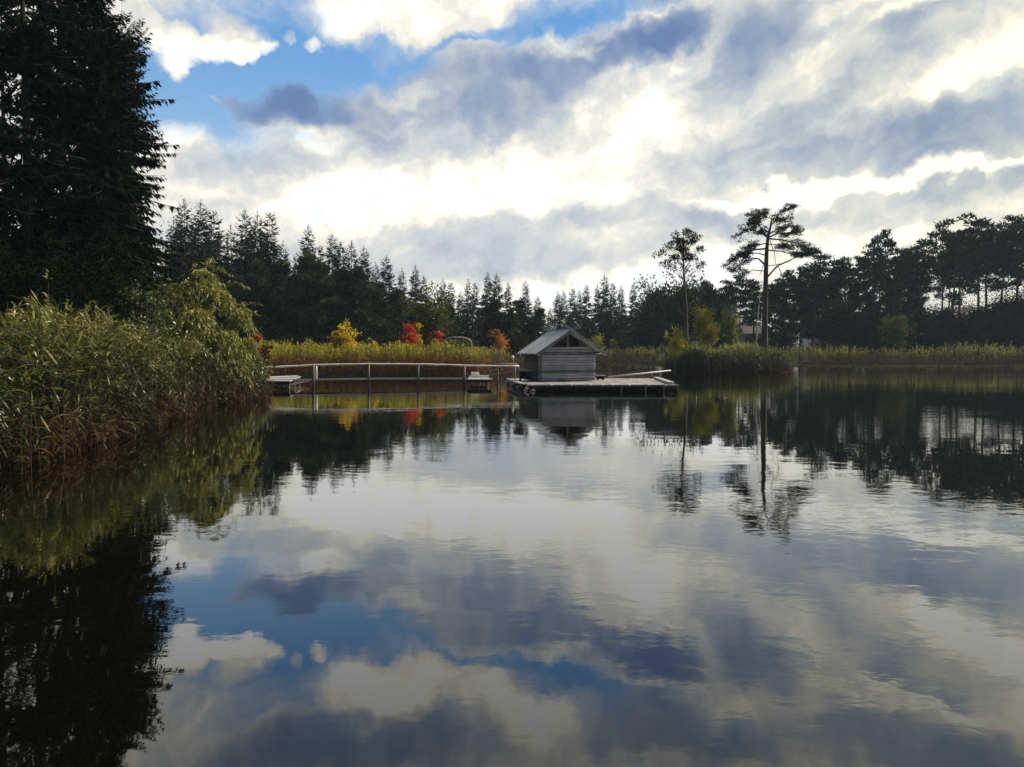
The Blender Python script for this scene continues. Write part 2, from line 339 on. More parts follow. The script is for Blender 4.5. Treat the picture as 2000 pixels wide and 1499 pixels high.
def plain(name, col, rough=.6, spec=.4, nsc=3.0, var=.35):
    m, t = material(name); tcn = t.nodes.new('ShaderNodeTexCoord')
    n1 = noise(t, tcn.outputs['Object'], nsc, 5, .6)
    c = ramp(t, n1, [(.2, [x*(1-var) for x in col]), (.8, [min(1, x*(1+var)) for x in col])])
    p = t.nodes.new('ShaderNodeBsdfPrincipled'); t.links.new(c, p.inputs['Base Color'])
    p.inputs['Roughness'].default_value = rough; p.inputs['Specular IOR Level'].default_value = spec; out(t, p.outputs[0]); return m
M['tile'] = plain('brown_roof_tiles', (.045, .03, .027)); M['glass'] = plain('dark_window_pane', (.02, .025, .03), .1, .6)
M['white'] = plain('white_paint', (.75, .74, .70)); M['twig'] = plain('bare_twigs', (.09, .065, .05))
M['dome'] = plain('mossy_thatch', (.10, .12, .05)); M['feather'] = plain('dark_feathers', (.02, .02, .022))
M['inner'] = plain('interior_shade_boards', (.015, .013, .012))  # near black: the loft's inside shade is put into the board colour
# birch bark
m, t = material('white_birch_bark'); tcn = t.nodes.new('ShaderNodeTexCoord'); mp = t.nodes.new('ShaderNodeMapping')
mp.inputs['Scale'].default_value = (3, 3, 9); t.links.new(tcn.outputs['Object'], mp.inputs[0])
c = ramp(t, noise(t, mp.outputs[0], 1.3, 4, .7), [(.42, (.04, .035, .03)), (.5, (.55, .53, .48)), (.8, (.75, .73, .68))])
p = t.nodes.new('ShaderNodeBsdfPrincipled'); t.links.new(c, p.inputs['Base Color']); p.inputs['Roughness'].default_value = .7; out(t, p.outputs[0]); M['birch'] = m
# ground
m, t = material('bank_soil_and_grass'); tcn = t.nodes.new('ShaderNodeTexCoord')
c = ramp(t, noise(t, tcn.outputs['Object'], .35, 8, .65), [(.3, (.022, .018, .01)), (.5, (.035, .04, .012)), (.7, (.07, .075, .02))])
p = t.nodes.new('ShaderNodeBsdfPrincipled'); t.links.new(c, p.inputs['Base Color']); p.inputs['Roughness'].default_value = .95
p.inputs['Specular IOR Level'].default_value = .1; out(t, p.outputs[0]); M['ground'] = m
# water: dark body, mirror that strengthens towards grazing view, gentle ripples in patches
m, t = material('still_pond_water'); tcn = t.nodes.new('ShaderNodeTexCoord')
mp = t.nodes.new('ShaderNodeMapping'); mp.inputs['Scale'].default_value = (1.0, 1.5, 1); mp.inputs['Rotation'].default_value = (0, 0, .15)
t.links.new(tcn.outputs['Object'], mp.inputs[0])
r1 = noise(t, mp.outputs[0], 3.2, 3, .5, .4); r2 = noise(t, mp.outputs[0], .55, 2, .5, .3); r3 = noise(t, mp.outputs[0], 9.0, 2, .5)
patch = smooth(t, noise(t, tcn.outputs['Object'], .11, 3, .55), .40, .64, .12, 1.5)
hgt = mth(t, 'ADD', mth(t, 'MULTIPLY', mth(t, 'ADD', mth(t, 'MULTIPLY', r1, .0020), mth(t, 'MULTIPLY', r3, .00022)), patch), mth(t, 'MULTIPLY', r2, .0045))
bp = t.nodes.new('ShaderNodeBump'); bp.inputs['Strength'].default_value = 1.0; bp.inputs['Distance'].default_value = 1.0
t.links.new(hgt, bp.inputs['Height'])
gl = t.nodes.new('ShaderNodeBsdfGlossy'); gl.inputs['Roughness'].default_value = .015; gl.inputs[0].default_value = (1, 1, .99, 1); t.links.new(bp.outputs[0], gl.inputs['Normal'])
df = t.nodes.new('ShaderNodeBsdfDiffuse'); df.inputs[0].default_value = (.0022, .0024, .0012, 1)
gm = t.nodes.new('ShaderNodeNewGeometry'); dt = t.nodes.new('ShaderNodeVectorMath'); dt.operation = 'DOT_PRODUCT'
t.links.new(gm.outputs['Incoming'], dt.inputs[0]); t.links.new(gm.outputs['Normal'], dt.inputs[1])
ab = mth(t, 'ABSOLUTE', dt.outputs['Value']); fr = mth(t, 'POWER', mth(t, 'SUBTRACT', 1.0, ab), 3.4)
fr = mth(t, 'MULTIPLY_ADD', fr, .93, .03)
mx = t.nodes.new('ShaderNodeMixShader'); t.links.new(fr, mx.inputs[0]); t.links.new(df.outputs[0], mx.inputs[1]); t.links.new(gl.outputs[0], mx.inputs[2])
out(t, mx.outputs[0]); M['water'] = m

# ---------------------------------------------------------------- ground and water
POND = np.array([(-7, 2.2), (-9.0, 8), (-9.5, 14.3), (-10, 19), (-11.6, 27), (-11.8, 35), (-14, 40), (-19, 45), (-26, 52), (-25, 62), (-15, 66), (-3, 67.5), (-.5, 76), (.8, 90), (1.5, 108), (4, 119), (15, 124), (32, 121), (44, 113), (62, 107), (78, 104), (98, 96), (112, 60), (90, 15), (30, 2.0), (5, 1.2)], float)
ISL = np.array([(16.6, 80), (17.5, 77.4), (21, 76.6), (25, 77), (28.3, 78.4), (29.6, 82), (27, 87), (21, 89), (17, 85)], float)
def sdist(P, poly):                      # signed distance, negative inside
    a = poly; b = np.roll(poly, -1, 0); d = np.full(len(P), 1e9); ins = np.zeros(len(P), bool)
    for p0, p1 in zip(a, b):
        e = p1-p0; w = P-p0; tt = np.clip((w@e)/(e@e), 0, 1)
        d = np.minimum(d, np.linalg.norm(w-tt[:, None]*e, axis=1))
        c = ((p0[1] > P[:, 1]) != (p1[1] > P[:, 1])) & (P[:, 0] < (p1[0]-p0[0])*(P[:, 1]-p0[1])/(p1[1]-p0[1]+1e-12)+p0[0])
        ins ^= c
    return np.where(ins, -d, d)
def land(P): return np.maximum(sdist(P, POND), -0 + -sdist(P, ISL)*1.0) if False else np.where(sdist(P, ISL) < 0, -sdist(P, ISL), np.maximum(-sdist(P, ISL), sdist(P, POND)))
def gz(P):
    P = np.atleast_2d(P); s = land(P)
    base = np.where(s > 0, .18*(1-np.exp(-s*2)), -1.2*(1-np.exp(s*.8)))
    return base+np.where(s > 0, .06*np.sin(P[:, 0]*.7)*np.sin(P[:, 1]*.6)*np.minimum(s/3, 1), 0)+np.clip(s-60, 0, 1e9)*.006
def axis(lo, hi, c0, c1, st):
    mid = np.arange(c0, c1+st, st); k = 1.22; a = []; x = c0; d = st
    while x > lo: d *= k; x -= d; a.append(x)
    b = []; x = mid[-1]; d = st
    while x < hi: d *= k; x += d; b.append(x)
    return np.concatenate([a[::-1], mid, b])
gx = axis(-3000, 3000, -40, 115, .8); gy = axis(-1500, 3500, -2, 145, .8)
XX, YY = np.meshgrid(gx, gy, indexing='ij'); P = np.stack([XX.ravel(), YY.ravel()], 1)
V = np.column_stack([P, gz(P)]); nx, ny = len(gx), len(gy)
I = (np.arange(nx-1)[:, None]*ny+np.arange(ny-1)[None]).ravel(); F = np.stack([I, I+ny, I+ny+1, I+1], 1)
tag(link('ground', mesh_np('ground', V, F, None, True), M['ground']), kind='structure')
g = G(); g.add([(-60, -8, 0), (125, -8, 0), (125, 150, 0), (-60, 150, 0)], [[0, 1, 2, 3]])
tag(g.obj('pond_water', M['water']), kind='structure')

# ---------------------------------------------------------------- reeds
def reed_bed(name, P, zb, H, nleaf, leafL, leafW, stemW, mat, label, plume=.15, lean=.12, segs=2):
    n = len(P); g = G()
    az = U(0, 2*pi, n); ln = np.abs(rng.normal(0, lean, n))*H
    base = np.column_stack([P, zb]); tip = base+np.column_stack([np.cos(az)*ln, np.sin(az)*ln, H])
    def pos(s): return base+(tip-base)*np.array([1, 1, 0])*(s**1.8)[:, None]+np.column_stack([np.zeros(n), np.zeros(n), H*s])
    tn = np.clip(rng.normal(.5, .22, n), 0, 1)
    # stems, thin strips turned at random
    sa = U(0, pi, n); S = np.column_stack([np.cos(sa), np.sin(sa), np.zeros(n)])*stemW/2
    K = 3; V = []
    for k in range(K+1):
        s = np.full(n, k/K); p = pos(s); w = 1-.5*k/K; V += [p-S*w, p+S*w]
    V = np.stack(V, 1); nf = []
    for k in range(K): nf.append(np.stack([np.arange(n)*2*(K+1)+2*k+j for j in (0, 1, 3, 2)], 1))
    g.add(V.reshape(-1, 3), np.vstack(nf), np.tile(tn, K))
    for j in range(nleaf):
        s = U(.10, .98, n); p = pos(s); a = U(0, 2*pi, n); up = U(.2, 1.6, n)
        D = np.column_stack([np.cos(a), np.sin(a), up]); D /= np.linalg.norm(D, axis=1)[:, None]
        Ln = leafL*U(.5, 1.1, n); Wd = leafW*U(.6, 1.2, n)
        side = np.cross(D, [0, 0, 1.]); side /= np.linalg.norm(side, axis=1)[:, None]+1e-9; side = side+np.column_stack([np.zeros(n), np.zeros(n), U(-.6, .6, n)])
        tl = np.clip(tn+rng.normal(0, .2, n), 0, 1)
        if segs == 1:
            mid = p+D*(Ln*.5)[:, None]; tp = p+D*Ln[:, None]+np.array([0, 0, -1.])*(Ln*U(.1, .6, n))[:, None]
            V = np.stack([p, mid+side*(Wd/2)[:, None], tp, mid-side*(Wd/2)[:, None]], 1).reshape(-1, 3)
            g.add(V, np.arange(4*n).reshape(n, 4), tl)
        else:
            bend = U(.02, .75, n)
            rows = []
            for q, w in ((0, .5), (.35, 1), (.7, .75), (1, .06)):
                c = p+D*(Ln*q)[:, None]+np.array([0, 0, -1.])*(Ln*bend*q*q)[:, None]
                rows += [c-side*(Wd/2*w)[:, None], c+side*(Wd/2*w)[:, None]]
            V = np.stack(rows, 1).reshape(-1, 3)
            F = np.vstack([np.stack([np.arange(n)*8+2*k+j2 for j2 in (0, 1, 3, 2)], 1) for k in range(3)])
            g.add(V, F, np.tile(tl, 3))
    m_ = rng.random(n) < plume; idx = np.where(m_)[0]
    if len(idx):
        tp = pos(np.ones(n))[idx]
        for j in range(9):
            a = U(0, 2*pi, len(idx)); D = np.column_stack([np.cos(a)*.5, np.sin(a)*.5, U(.3, 1.1, len(idx))])
            g.leaves(tp+np.array([0, 0, 1.])*(j*.025), D, .2*U(.6, 1.2, len(idx)), .035, 1.0, .4)
    o = g.obj(name, mat); tag(o, label, 'reeds', None, 'stuff'); return o
def scatter(n, x0, x1, y0, y1, cond):
    P = np.column_stack([U(x0, x1, n), U(y0, y1, n)]); return P[cond(P)]
# near bed on the left shore
P = scatter(60000, -24, -7.5, 7, 41, lambda P: (lambda s: (s > -.5) & (s < 9) & (rng.random(len(P)) < np.where(s < 1.8, 1.0, np.where(s < 4, .45, .18))) & (P[:, 0] < -7.5-(0.0)))(sdist(P, POND)))
P = P[P[:, 0] < -P[:, 1]*.28]
s = sdist(P, POND); zb = np.maximum(gz(P), -.15)
big = .5+.5*np.sin(P[:, 0]*.9+P[:, 1]*.55+1.0)
H = (2.1+.5*big+.25*np.sin(P[:, 0]*3.1+P[:, 1]*2.3)+rng.normal(0, .27, len(P)))*np.clip(.42+(s+.5)*.5, .42, 1)
H *= np.interp(P[:, 1], [7, 12, 15, 18, 24, 30, 34, 38, 41], [.58, .62, .74, .97, .98, .92, .85, .7, .6])
near = P[:, 1] < 24
reed_bed('reed_bed', P, zb, H, 8, .58, .042, .009, M['reed_near'], 'tall green and brown reeds crowding the near left shore', .05, .14, 2)
P = scatter(9000, -14, -7.5, 7, 41, lambda P: (lambda s: (s > -1.1) & (s < .2) & (np.sin(P[:, 1]*1.9)+np.sin(P[:, 1]*.8+1) > .2*rng.normal(size=len(P))))(sdist(P, POND)))
P = P[P[:, 0] < -P[:, 1]*.25][:420]
reed_bed('broken_reeds', P, np.full(len(P), -.1), U(.35, 1.2, len(P)), 4, .42, .028, .009, M['reed_dry'], 'bent and broken dry reed stalks leaning over the water at the near left shore', 0, .45, 2)
# far left, golden
def far(n, x0, x1, y0, y1, w, den): return scatter(n, x0, x1, y0, y1, lambda P: (lambda s: (s > -.3) & (s < w) & (rng.random(len(P)) < np.where(s < 3, 1, den)))(land(P)))
P = far(26000, -34, -2, 43, 74, 9, .45); P = P[(P[:, 1] > 56) | (P[:, 0] < -21)]; s = land(P)
hm = np.interp(P[:, 0], [-34, -26, -22, -17, -10, -6, -3], [2.35, 2.5, 2.72, 2.5, 2.58, 2.75, 2.2])
reed_bed('reed_bed', P, gz(P), (hm+.16*np.sin(P[:, 0]*1.7)+.1*np.sin(P[:, 0]*4.1))*U(.78, 1.05, len(P))*np.clip(.6+s*.3, .55, 1), 5, .55, .06, .03, M['reed_left'], 'golden and lime reeds on the far shore behind the footbridge', .1, .1, 1)
P = far(110000, -8, 100, 69, 150, 6, .4); P = P[(sdist(P, ISL) > 3) & ~((P[:, 0] < -3.5) & (P[:, 1] < 74))]; s = land(P)
reed_bed('reed_bed', P, gz(P), (2.65+.22*np.sin(P[:, 0]*.31)+.2*np.sin(P[:, 0]*1.3)+.15*np.sin(P[:, 0]*3.1))*np.interp(P[:, 0], [0, 3, 12, 60, 75], [.86, .86, 1, 1, 1.15])*U(.72, 1.08, len(P))*np.clip(.45+s*.3, .4, 1), 5, .5, .07, .03, M['reed_right'], 'brown reeds with pale green tops along the far right shore', .1, .1, 1)
P = scatter(9000, 15, 31, 75, 91, lambda P: sdist(P, ISL) < .3); s = -sdist(P, ISL)
reed_bed('reed_bed', P, gz(P), (2.45+.35*np.sin(P[:, 0]*1.1))*U(.7, 1.08, len(P))*np.clip(.55+s*.35, .5, 1), 6, .55, .06, .03, M['reed_island'], 'green reeds and sedge covering the small island under the tall pine', .05, .16, 1)

# ---------------------------------------------------------------- tree builders
def spruce_mesh(h, r, nb, tw, tl, seed, pw=.75, z0=.06, trunk_r=None, nearness=False, ragged=.35, hang=0.0):
    global rng
    keep = rng; rng = np.random.default_rng(seed)
    gt = G(); R0 = trunk_r or h*.011
    zz = np.linspace(0, h*.985, 9); gt.tube(np.column_stack([np.sin(zz*.2)*.05, np.cos(zz*.17)*.05, zz]), R0*(1-zz/h*.96), 7)
    tt = np.sort(z0+(1-z0)*rng.random(nb)**.72); tt = np.minimum(tt, .992)
    g = G()
    Lb = r*np.clip((1-tt), 0, 1)**pw*(1-ragged+ragged*1.5*rng.random(nb))+.12
    Lb *= 1+(.22*np.sin(tt*23+seed)+.16*np.sin(tt*57))*(hang != 0)
    Lb *= np.interp(tt, [0, .12, .25, 1], [.55, .85, 1, 1])
    az = rng.random(nb)*2*pi; a = np.interp(tt, [0, .5, .85, 1], [-.25, -.05, .35, 1.1])+rng.normal(0, .1, nb)
    b = np.interp(tt, [0, .6, 1], [.55, .45, .2]); c = np.interp(tt, [0, 1], [.35, .35])
    for k in range(nb):                              # limb wood, thin
        if Lb[k] < .5 or (not nearness and k % 3): continue
        s = np.linspace(0, .9, 4); rad = Lb[k]*s; dz = Lb[k]*(a[k]*s-b[k]*s*s+c[k]*s**3)
        gt.tube(np.column_stack([np.cos(az[k])*rad, np.sin(az[k])*rad, tt[k]*h+dz]), .012*Lb[k]*(1.15-s)+.008, 3)
    cnt = np.maximum(3, (tw*Lb/r*U(.7, 1.3, nb)).astype(int)); ib = np.repeat(np.arange(nb), cnt); n = len(ib)
    s = rng.random(n)**.7; s = np.maximum(s, .12)
    Lk = Lb[ib]; rad = Lk*s; dz = Lk*(a[ib]*s-b[ib]*s*s+c[ib]*s**3)
    C = np.column_stack([np.cos(az[ib])*rad, np.sin(az[ib])*rad, tt[ib]*h+dz])
    sg = np.where(rng.random(n) < .5, -1, 1); ang = az[ib]+sg*U(.25, 1.15, n)*np.where(s > .93, .2, 1)
    D = np.column_stack([np.cos(ang), np.sin(ang), U(-.75, .25, n)+hang*rng.random(n)*2+np.where(tt[ib] > .85, .5, 0)])
    ln = np.clip(Lk/1.3, .3, 1)*tl*(.5+.8*rng.random(n))*(.45+.75*(1-s))*np.clip(Lk/r+.45, .45, 1.2)
    g.leaves(C, D, ln, ln*U(.2, .34, n), np.clip(rng.normal(.5, .25, n), 0, 1), .1)
    k = 16; g.leaves(np.column_stack([np.zeros(k), np.zeros(k), h*(1-.055*rng.random(k))]), np.column_stack([rng.normal(0, .35, (k, 2)), np.ones(k)]), h*.016, h*.005, .5)
    rng = keep
    return gt.mesh('trunk', True), g.mesh('crown')
def pads(g, C, R, n, sz, flat=.45, t=None, up=.5):
    """n needle or leaf sprays spread through one clump"""
    d = rng.normal(size=(n, 3)); d /= np.linalg.norm(d, axis=1)[:, None]; q = rng.random(n)**.45
    Pp = np.asarray(C)+d*q[:, None]*np.array([R, R, R*flat])
    D = d*np.array([1, 1, .6])+np.array([0, 0, up])+rng.normal(0, .45, (n, 3))
    g.leaves(Pp, D, sz*U(.6, 1.3, n), sz*U(.28, .5, n), np.clip((U(0, 1) if t is None else t)+rng.normal(0, .18, n), 0, 1))
def pine_mesh(h, r, seed, z0=.5, nb=26, npad=70, sz=.55, lean=.02, flat=.45):
    global rng
    keep = rng; rng = np.random.default_rng(seed)
    gt = G(); g = G(); zz = np.linspace(0, h*.97, 10); ph = U(0, 6)
    cx = lambda z: np.column_stack([h*lean*np.sin(z/h*3+ph), h*lean*np.cos(z/h*2.3+ph), z])
    off = cx(np.array([0.]))[0]; tr = cx(zz)-off*[1, 1, 0]; gt.tube(tr, h*.0115*(1.05-zz/h*.85), 7)
    for k in range(nb):
        t_ = z0+(1-z0)*((k+rng.random())/nb); az = k*2.4+U(-.5, .5)
        prof = math.sin(min(1, (t_-z0)/(1-z0)*.9+.25)*pi)**.6; Lk = r*max(.25, prof)*U(.55, 1.1)
        b0 = cx(np.array([t_*h]))[0]-off*[1, 1, 0]
        s = np.linspace(0, 1, 5); wob = rng.normal(0, .06*Lk, (5, 3))*s[:, None]
        pts = b0+np.column_stack([np.cos(az)*Lk*s, np.sin(az)*Lk*s, Lk*(.12*s+.28*s**2)])+wob
        gt.tube(pts, .02*Lk*(1.15-s)+.012, 4)
        for q in range(int(2+Lk*.8)):
            s_ = U(.45, 1.05); c = b0+(pts[-1]-b0)*s_+rng.normal(0, .17*Lk, 3)*[1, 1, .4]
            pads(g, c, U(.45, .95)*r*.3, npad, sz, flat)
    pads(g, tr[-1], r*.3, npad*2, sz, .7)
    for k in range(5):
        t_ = U(.25, z0); az = U(0, 2*pi); b0 = cx(np.array([t_*h]))[0]-off*[1, 1, 0]; Lk = r*U(.2, .5)
        s = np.linspace(0, 1, 4); gt.tube(b0+np.column_stack([np.cos(az)*Lk*s, np.sin(az)*Lk*s, -.15*Lk*s*s]), .03*(1.1-s), 3)
    rng = keep
    return gt.mesh('trunk', True), g.mesh('crown')
def leafy_mesh(h, crown, seed, ncl=40, nl=60, lsz=.28, tr=None, spread=.28, stems=1, bend=0.0, shell=.5, hang=0.0):
    """crown = (zc, rx, ry, rz); limbs grow from the trunk to each leaf clump"""
    global rng
    keep = rng; rng = np.random.default_rng(seed)
    zc, rx, ry, rz = crown; gt = G(); g = G(); R0 = tr or h*.012
    trunks = []
    for k in range(stems):
        a = U(0, 2*pi); d = .0 if stems == 1 else U(.1, .35)*rx
        zz = np.linspace(0, h*.88, 8); s = zz/h
        T = np.column_stack([np.cos(a)*d*s*1.5+bend*np.sin(s*2.2), np.sin(a)*d*s*1.5, zz]); gt.tube(T, R0*(1.1-s), 6 if h > 4 else 5); trunks.append(T)
    for k in range(ncl):
        d = rng.normal(size=3); d /= np.linalg.norm(d); q = rng.random()**shell
        lump = 1+.25*math.sin(3*atan2(d[1], d[0])+seed)+.15*math.sin(5*d[2]+seed)
        c = np.array([0, 0, zc])+d*q*lump*[rx, ry, rz]+[bend*.8, 0, 0]
        T = trunks[k % stems]; zt = np.clip(c[2]-U(.15, .5)*rz, T[1, 2], T[-1, 2]); b0 = np.array([np.interp(zt, T[:, 2], T[:, j]) for j in range(3)])
        mid = (b0+c)/2+rng.normal(0, .06*rx, 3)
        gt.tube([b0, mid, c], [R0*.32, R0*.2, R0*.07], 3)
        n = int(nl*U(.6, 1.4)); dd = rng.normal(size=(n, 3))*spread*min(rx, rz)*U(.6, 1.2)*[1, 1, .7]
        D = rng.normal(size=(n, 3))+[0, 0, -.3-hang*2]
        g.leaves(c+dd-np.array([0, 0, 1.])*hang*rng.random((n, 1)), D, lsz*U(.6, 1.25, n), lsz*U(.45, .8, n), np.clip(U(0, 1)*.6+.2+rng.normal(0, .15, n), 0, 1))
    rng = keep
    return gt.mesh('trunk', True), g.mesh('crown')
def plant(name, meshes, mats, loc, s=1.0, rz=None, label=None, cat='tree', group=None, sx=None, parts=('trunk', 'crown')):
    o = empty(name, loc, U(0, 2*pi) if rz is None else rz); o.scale = ((sx or s), (sx or s), s)
    for me, mt, pn in zip(meshes, mats, parts): link(pn, me, M[mt] if isinstance(mt, str) else mt, o)
    return tag(o, label, cat, group)
def base(px, D): x = (px-1000)/FPX*D/cos(PITCH); return (x, D, float(gz([(x, D)])[0])-.05)

# ---------------------------------------------------------------- big dark spruces on the left
bigm = [spruce_mesh(22.0, 3.05, 430, 66, .5, 11, .27, .10, .26, True, .30, -.55), spruce_mesh(27.0, 3.2, 270, 56, .5, 12, .42, .06, .3, True, .45, -.5)]
for (px, D, h, k, rz, lb) in [
 (213, 40, 21.8, 0, .4, 'tall near spruce closest to the open sky, its ragged right edge above the willow'),
 (132, 39, 24.5, 0, 2.4, 'tall dark spruce second from the open sky in the left stand'),
 (62, 37, 27, 1, 1.2, 'tall dark spruce in the middle of the left stand with sky specks through its top'),
 (-15, 36, 27, 1, 3.3, 'black near spruce cut by the left edge of the photo, front row'),
 (172, 50, 17, 1, 5.0, 'dark spruce behind and between the two nearest trunks of the left stand'),
 (95, 52, 19, 1, .9, 'dark spruce at the back of the left stand behind the middle tree'),
 (247, 45, 20.3, 0, 2.9, 'slightly shorter spruce at the open sky side, half behind the tallest near one'),
 (20, 50, 27, 1, 4.1, 'dark spruce at the back of the left stand near the photo edge'),
 (-75, 44, 28, 1, 2.0, 'outermost dark spruce of the left stand, only its branches in view')]:
    mm = bigm[k]; h0 = (22.0, 27.0)[k]
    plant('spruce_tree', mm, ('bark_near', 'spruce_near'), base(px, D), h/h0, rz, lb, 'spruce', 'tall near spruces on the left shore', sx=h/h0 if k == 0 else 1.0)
# dark understorey in the left stand
um = [leafy_mesh(6.5, (3.4, 2.2, 2.2, 3.0), 31, 90, 200, .15, .08, .3), leafy_mesh(5.0, (2.6, 2.0, 2.0, 2.4), 32, 80, 190, .14, .07, .32)]
for i, (px, D, s) in enumerate([(-60, 30, 1), (20, 33, 1.0), (80, 30, .9), (150, 33, 1.05), (205, 36, 1.1), (270, 44, 1.2), (310, 52, 1.3), (120, 44, 1.4), (40, 44, 1.5), (340, 62, 1.3), (240, 60, 1.6), (-20, 42, 1.5)]):
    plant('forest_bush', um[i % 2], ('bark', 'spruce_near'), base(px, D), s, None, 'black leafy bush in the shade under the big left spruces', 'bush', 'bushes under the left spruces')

# ---------------------------------------------------------------- far forest skyline
sp = [spruce_mesh(28, rr, 330, 42, 1.15, 100+k, pw, z0, .3, False, rg) for k, (pw, z0, rg, rr) in enumerate([(.66, .1, .35, 5.4), (.6, .12, .45, 5.0), (.75, .08, .3, 6.0), (.62, .15, .55, 5.2)])]
SKY = [ # tip x, tip y, distance, kind, how it looks
 (345, 425, 125, 0, 'first dark tip beside the near stand'), (365, 391, 128, 1, 'tall ragged spire right beside the near stand'), (397, 393, 130, 0, 'tall full spire above the willow'), (422, 411, 132, 3, 'thin open spire right of the tall pair above the willow'),
 (455, 440, 125, 2, 'low dark point over the right half of the willow'), (483, 412, 135, 1, 'fan topped spire, left one of three above the willow edge'), (507, 416, 132, 0, 'dense middle spire of three above the willow edge'), (531, 415, 130, 3, 'open stepped spire above the left end of the rail'),
 (556, 471, 125, 2, 'low narrow point where the skyline steps down'), (583, 492, 150, 0, 'small tip just left of the lone symmetrical spire'), (605, 443, 150, 1, 'lone symmetrical see-through spire'), (630, 480, 155, 3, 'thin tip right of the lone symmetrical spire'),
 (651, 459, 150, 1, 'ragged spire above the yellow bush, left one'), (668, 473, 155, 3, 'narrow tip above the yellow bush'), (689, 470, 145, 2, 'dense pointed spire right of the yellow bush'), (712, 482, 150, 0, 'rounded spire over the second rail post'),
 (735, 512, 160, 2, 'low tip in the dip right of the second post'), (756, 500, 155, 1, 'open spire midway between the two red bushes and the yellow one'), (786, 524, 165, 2, 'short dense tip left of the red bush'), (812, 518, 160, 0, 'dense tip above the tall red bush'), (828, 540, 170, 3, 'thin low tip above the olive tree'),
 (866, 546, 175, 2, 'slim twin tip right of the olive tree, left one'), (881, 552, 175, 3, 'slim twin tip right of the olive tree, right one'), (900, 570, 170, 0, 'low blunt tip above the dome'), (915, 545, 175, 2, 'broad dense point above the dome'), (928, 552, 180, 3, 'thin tip right of the broad dense point'), (953, 532, 175, 0, 'narrow high spire, left one of the tall pair'), (970, 535, 175, 1, 'narrow high spire, right one of the tall pair'),
 (992, 552, 170, 0, 'bushy point left of the hut roof'), (1026, 548, 170, 2, 'bushy triangular point above the hut roof'), (1050, 580, 165, 1, 'low spire at the left side of the bright gap'), (1074, 600, 200, 2, 'lowest tip inside the bright gap'), (1089, 570, 190, 0, 'dense tip at the right side of the bright gap'), (1100, 568, 190, 2, 'second tip right of the bright gap'),
 (1118, 564, 195, 3, 'thin spire over the crossed gable beams, left one'), (1131, 566, 195, 2, 'thin spire over the crossed gable beams, middle one'), (1145, 557, 190, 1, 'open spire right of the gable beams'), (1166, 556, 195, 0, 'soft tip left of the high dense spire'), (1180, 537, 190, 1, 'high dense spire right of the hut'), (1196, 553, 195, 3, 'thin shoulder tip right of the high dense spire'), (1212, 558, 195, 0, 'even point in the line right of the hut'), (1236, 555, 200, 1, 'small clear spire before the round trees'), (1252, 572, 200, 2, 'low tip before the round trees'), (1267, 559, 200, 0, 'last spire at the left side of the round trees')]
for i, (px, py, D, k, how) in enumerate(SKY):
    b = base(px, D); top = at(px, py, D)[2]; s = (top-b[2])/28
    plant('spruce_tree', sp[k], ('bark', 'spruce'), b, s, None, 'skyline spruce, '+how, 'spruce', 'spruces on the forest skyline', sx=s*U(.85, 1.05)*(1.0 if D < 160 else .95))
# fill rank in front of and between the skyline trees
tops = np.array([(x, y) for x, y, *_ in SKY])
for i, px in enumerate(np.arange(338, 1275, 15.5)):
    px = px+U(-5, 5); D = np.interp(px, [330, 560, 800, 1050, 1270], [112, 118, 128, 140, 165])+U(-6, 6)
    py = np.interp(px, tops[:, 0], tops[:, 1])+U(38, 75); b = base(px, D); s = (at(px, py, D)[2]-b[2])/28
    plant('spruce_tree', sp[i % 4], ('bark', 'spruce'), b, s, None, 'lower dark spruce filling the far forest wall below the skyline tips', 'spruce', 'spruces filling the far forest wall', sx=s*1.1)
# paler pines in front of the left forest
pm = [pine_mesh(15, 4.2, 200+k, z0=.28, nb=30, npad=60, sz=.6) for k in range(3)]
for i, (px, py, D, lb) in enumerate([(470, 545, 96, 'grey green pine behind the right side of the willow'), (515, 520, 100, 'grey green pine between willow and bare stems'), (560, 520, 96, 'grey green pine with pale dead stems above the left rail'), (597, 505, 98, 'tall grey green pine with a rounded top above the rail post'), (632, 520, 94, 'grey green pine left of the yellow bush'),
    (665, 535, 98, 'grey green pine right above the yellow bush'), (700, 530, 95, 'rounded grey green pine left of the long gap'), (735, 560, 98, 'low grey green pine above the small yellow shrub'), (775, 570, 102, 'grey green pine left of the tall red bush'), (880, 600, 100, 'thin pine right of the olive tree'), (965, 590, 105, 'pine with bare pale stem above the orange bush, left one'), (1010, 592, 105, 'pine with bare pale stem above the orange bush, right one'), (1050, 608, 105, 'small pine left of the hut gable')]):
    b = base(px, D); s = (at(px, py, D)[2]-b[2])/15.0
    plant('pine_tree', pm[i % 3], ('pine_bark', 'pine'), b, s, None, lb, 'pine', 'paler pines in front of the left forest', sx=s*.85)
plant('leafy_tree', leafy_mesh(9, (5.4, 2.1, 2.1, 3.6), 301, 60, 80, .3, .1, .3), ('bark', 'olive_leaf'), base(843, 82), (at(843, 568, 82)[2])/9.0, 0, 'olive green pointed tree standing behind the red bushes', 'tree')
plant('spruce_tree', spruce_mesh(8, 2.0, 120, 26, .7, 302, .8, .08), ('bark', 'pine'), base(924, 84), (at(924, 600, 84)[2])/8.0, 0, 'small grey green young spruce standing beside the dome', 'spruce')
plant('leafy_tree', leafy_mesh(7, (4.0, 1.7, 1.7, 2.8), 303, 40, 60, .28, .08, .32), ('bark', 'dark_leaf'), base(1003, 96), .75, 0, 'small dull green tree left of the hut roof', 'tree')

